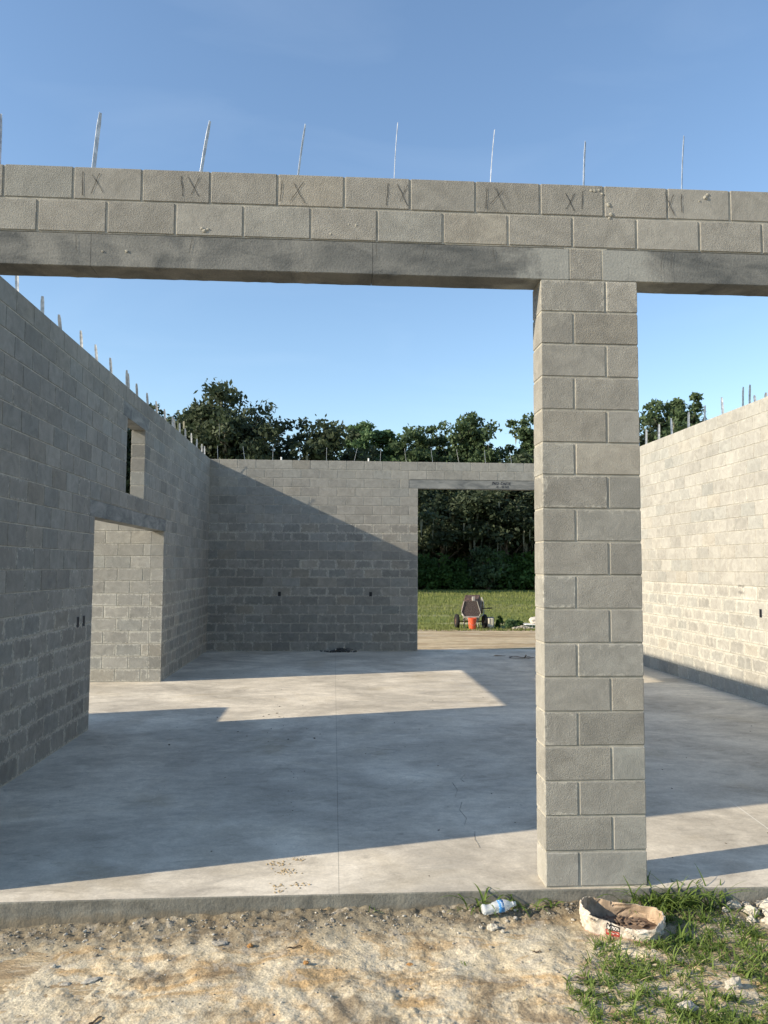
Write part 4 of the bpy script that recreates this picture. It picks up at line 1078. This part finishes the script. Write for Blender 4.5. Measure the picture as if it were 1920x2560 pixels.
ltA = make_tree('broadleaf_tree', 17.0, 3.6, .08, 60, 17000, .24, M['light_leaf'], 'pale green feathery tree in the gap right of the dark oaks', 'tree', 103, .22, 0, .22, 'cone', fill=10)
ltA.location = (1.3, 77, G0)
mdA = make_tree('broadleaf_tree', 16.9, 4.6, .10, 70, 20000, .26, M['mid_leaf'], 'thin crowned green tree left of the rear opening, sky showing through', 'tree', 104, .24, 50, .18, fill=12)
mdA.location = (7.6, 76, G0)
mdB = make_tree('broadleaf_tree', 17.9, 5.4, .08, 85, 26000, .26, M['mid_leaf'], 'rounded green tree above the rear opening', 'tree', 105, .3, 90, .18, fill=14)
mdB.location = (12.9, 76, G0)
pn = make_tree('pine_tree', 18.4, 5.2, .14, 70, 18000, .26, M['mid_leaf'], 'loose branched pine just left of the pillar', 'tree', 106, .26, 40, .15, fill=11)
pn.location = (18.8, 76, G0)
copy_tree(ltA, (4.0, 78, G0), 2.2, (1.15, 1.15, .97), 'second pale green tree, right of the feathery one and slightly lower')
copy_tree(oakB, (9.6, 73, G0), 3.2, (1.1, 1.1, .86), 'low dark oak filling the left part of the rear opening')
copy_tree(mdA, (10.0, 83, G0), 1.2, 1.0, 'green tree half hidden between the thin crowned and the rounded tree')
copy_tree(oakB, (16.2, 72.5, G0), 1.9, (1.15, 1.15, .92), 'dark oak behind the rounded tree, filling the top of the rear opening')
copy_tree(oakB, (-15.0, 63, G0), .8, 1.08, 'small dark oak peeking over the left wall')
copy_tree(oakA, (-20.5, 66, G0), 2.2, .92, 'dark oak seen through the small window opening')
copy_tree(mdA, (-27, 62, G0), 2.9, 1.0, 'unseen green tree far left, added to shade the oaks')  # this and the next two are unseen, added to keep sun off the oaks
copy_tree(oakA, (-24, 58, G0), 4.1, 1.0, 'unseen dark oak left of the window oak, added for its shade')
copy_tree(oakB, (-33, 60, G0), 3.1, 1.15, 'unseen leftmost oak behind the side wall, added for its shade')
copy_tree(mdB, (24.5, 78, G0), 2.0, .98, 'rounded tree hidden behind the pillar')
copy_tree(oakB, (29.5, 76, G0), 2.6, 1.22, 'dark oak right beside the pillar above the sunlit wall')
mdC = copy_tree(mdB, (34.2, 75, G0), 4.0, 1.12, 'tall green tree above the sunlit side wall right of the pillar')
copy_tree(mdA, (39.2, 77, G0), .6, (1.05, 1.05, .95), 'lower tree right of the tall one above the sunlit wall')
copy_tree(oakB, (44.5, 78, G0), 1.5, 1.2, 'rightmost tree, sinking behind the sunlit wall')
# undergrowth at the foot of the trees
ub = [shrub(0, 0, 2.6, 4.2, 4200, M['under'], 'x', 201, .20, 'bush', 'bush', G0, 'bushes under the treeline'), shrub(0, 0, 2.2, 3.2, 3600, M['under'], 'x', 202, .18, 'bush', 'bush', G0, 'bushes under the treeline'), shrub(0, 0, 2.0, 5.2, 3800, M['mid_leaf'], 'x', 203, .20, 'bush', 'bush', G0, 'bushes under the treeline')]
spots = [(7.2, 68), (10.2, 69), (13.0, 67.6), (16.0, 68.6), (19.0, 67.4), (22, 69), (4.5, 69), (8.6, 71.5), (14.5, 71.5), (11.6, 73.5), (17.8, 72), (20.7, 73), (1.5, 68), (-2, 66), (-6, 67), (-12, 68), (26, 70), (31, 71), (36, 70), (-17, 66), (-21, 67)]
used = set()
BL_ = ['spreading bush at the left edge of the view through the rear opening', 'lower bush second from the left in the front row behind the mixer', 'tall narrow bush in the middle of the rear opening behind the mixer', 'spreading bush right of the tall narrow one in the rear opening', 'lower bush near the right edge of the rear opening', 'tall bush just past the right edge of the rear opening', 'spreading bush just left of the rear opening', 'lower bush in the second row at the left of the rear opening', 'tall bush in the second row, right of the middle of the rear opening', 'spreading bush in the back row at the middle of the rear opening', 'lower bush in the second row near the pillar', 'tall bush in the back row behind the pillar',
 'spreading bush under the pale green feathery tree', 'lower bush under the lower dark oak', 'tall bush under the tallest dark oak', 'spreading bush left of the tallest dark oak', 'lower bush beneath the trees right of the pillar', 'tall bush beneath the tree right beside the pillar', 'spreading bush beneath the tall green tree on the right', 'lower bush under the small dark oak on the left', 'tall bush under the oak seen through the small window opening']
for i, (x, y) in enumerate(spots):
    k = i % 3; h_ = ('low', 'middling', 'tall')[k]
    lab = BL_[i]
    if k not in used: o = ub[k]; used.add(k); o.location = (x, y, G0); o['label'] = lab
    else: o = copy_tree(ub[k], (x, y, G0), i * 1.3, (random.uniform(.9, 1.5), random.uniform(.9, 1.3), random.uniform(.55, 1.15)), lab)
# the wood behind reads as one mass
rs = np.random.default_rng(55); n = 2000
cx = rs.uniform(-45, 62, n); cy = rs.uniform(88, 97, n); czz = rs.random(n) ** .8 * (12.5 + 2.0 * np.sin(cx * .35) + 1.5 * np.sin(cx * 1.1 + 1))
wood = leafcloud('distant_wood', np.stack([cx, cy, czz], 1), 1.7, 52000, .72, M['oak'], None, rs)
tag(wood, 'dense dark wood behind the treeline', 'wood', None, 'stuff')
# mown field tufts
b = MB()
for i in range(9000):
    y = 20.6 + 42 * random.random() ** 1.6; x = -1.3 + (y + 4.7) * random.uniform(.02, .36)
    k = 1 + (y - 20) / 30
    if y < 24 and nz3(x, y, 0, .7) < -.2: continue
    az = random.random() * 6.28; L = random.uniform(.04, .10) * k
    for q in range(2):
        a = az + q * 2.2; dx, dy = math.cos(a) * .012 * k, math.sin(a) * .012 * k; ox, oy = random.gauss(0, .03), random.gauss(0, .03)
        b.add([(x + ox - dx, y + oy - dy, GZ), (x + ox + dx, y + oy + dy, GZ), (x + ox + random.gauss(0, .03), y + oy + random.gauss(0, .03), GZ + L)], [(0, 1, 2)], tint=random.random())
b.build('field_grass', M['field_grass'], kind='stuff', label='short mown grass of the field behind the building', category='grass')
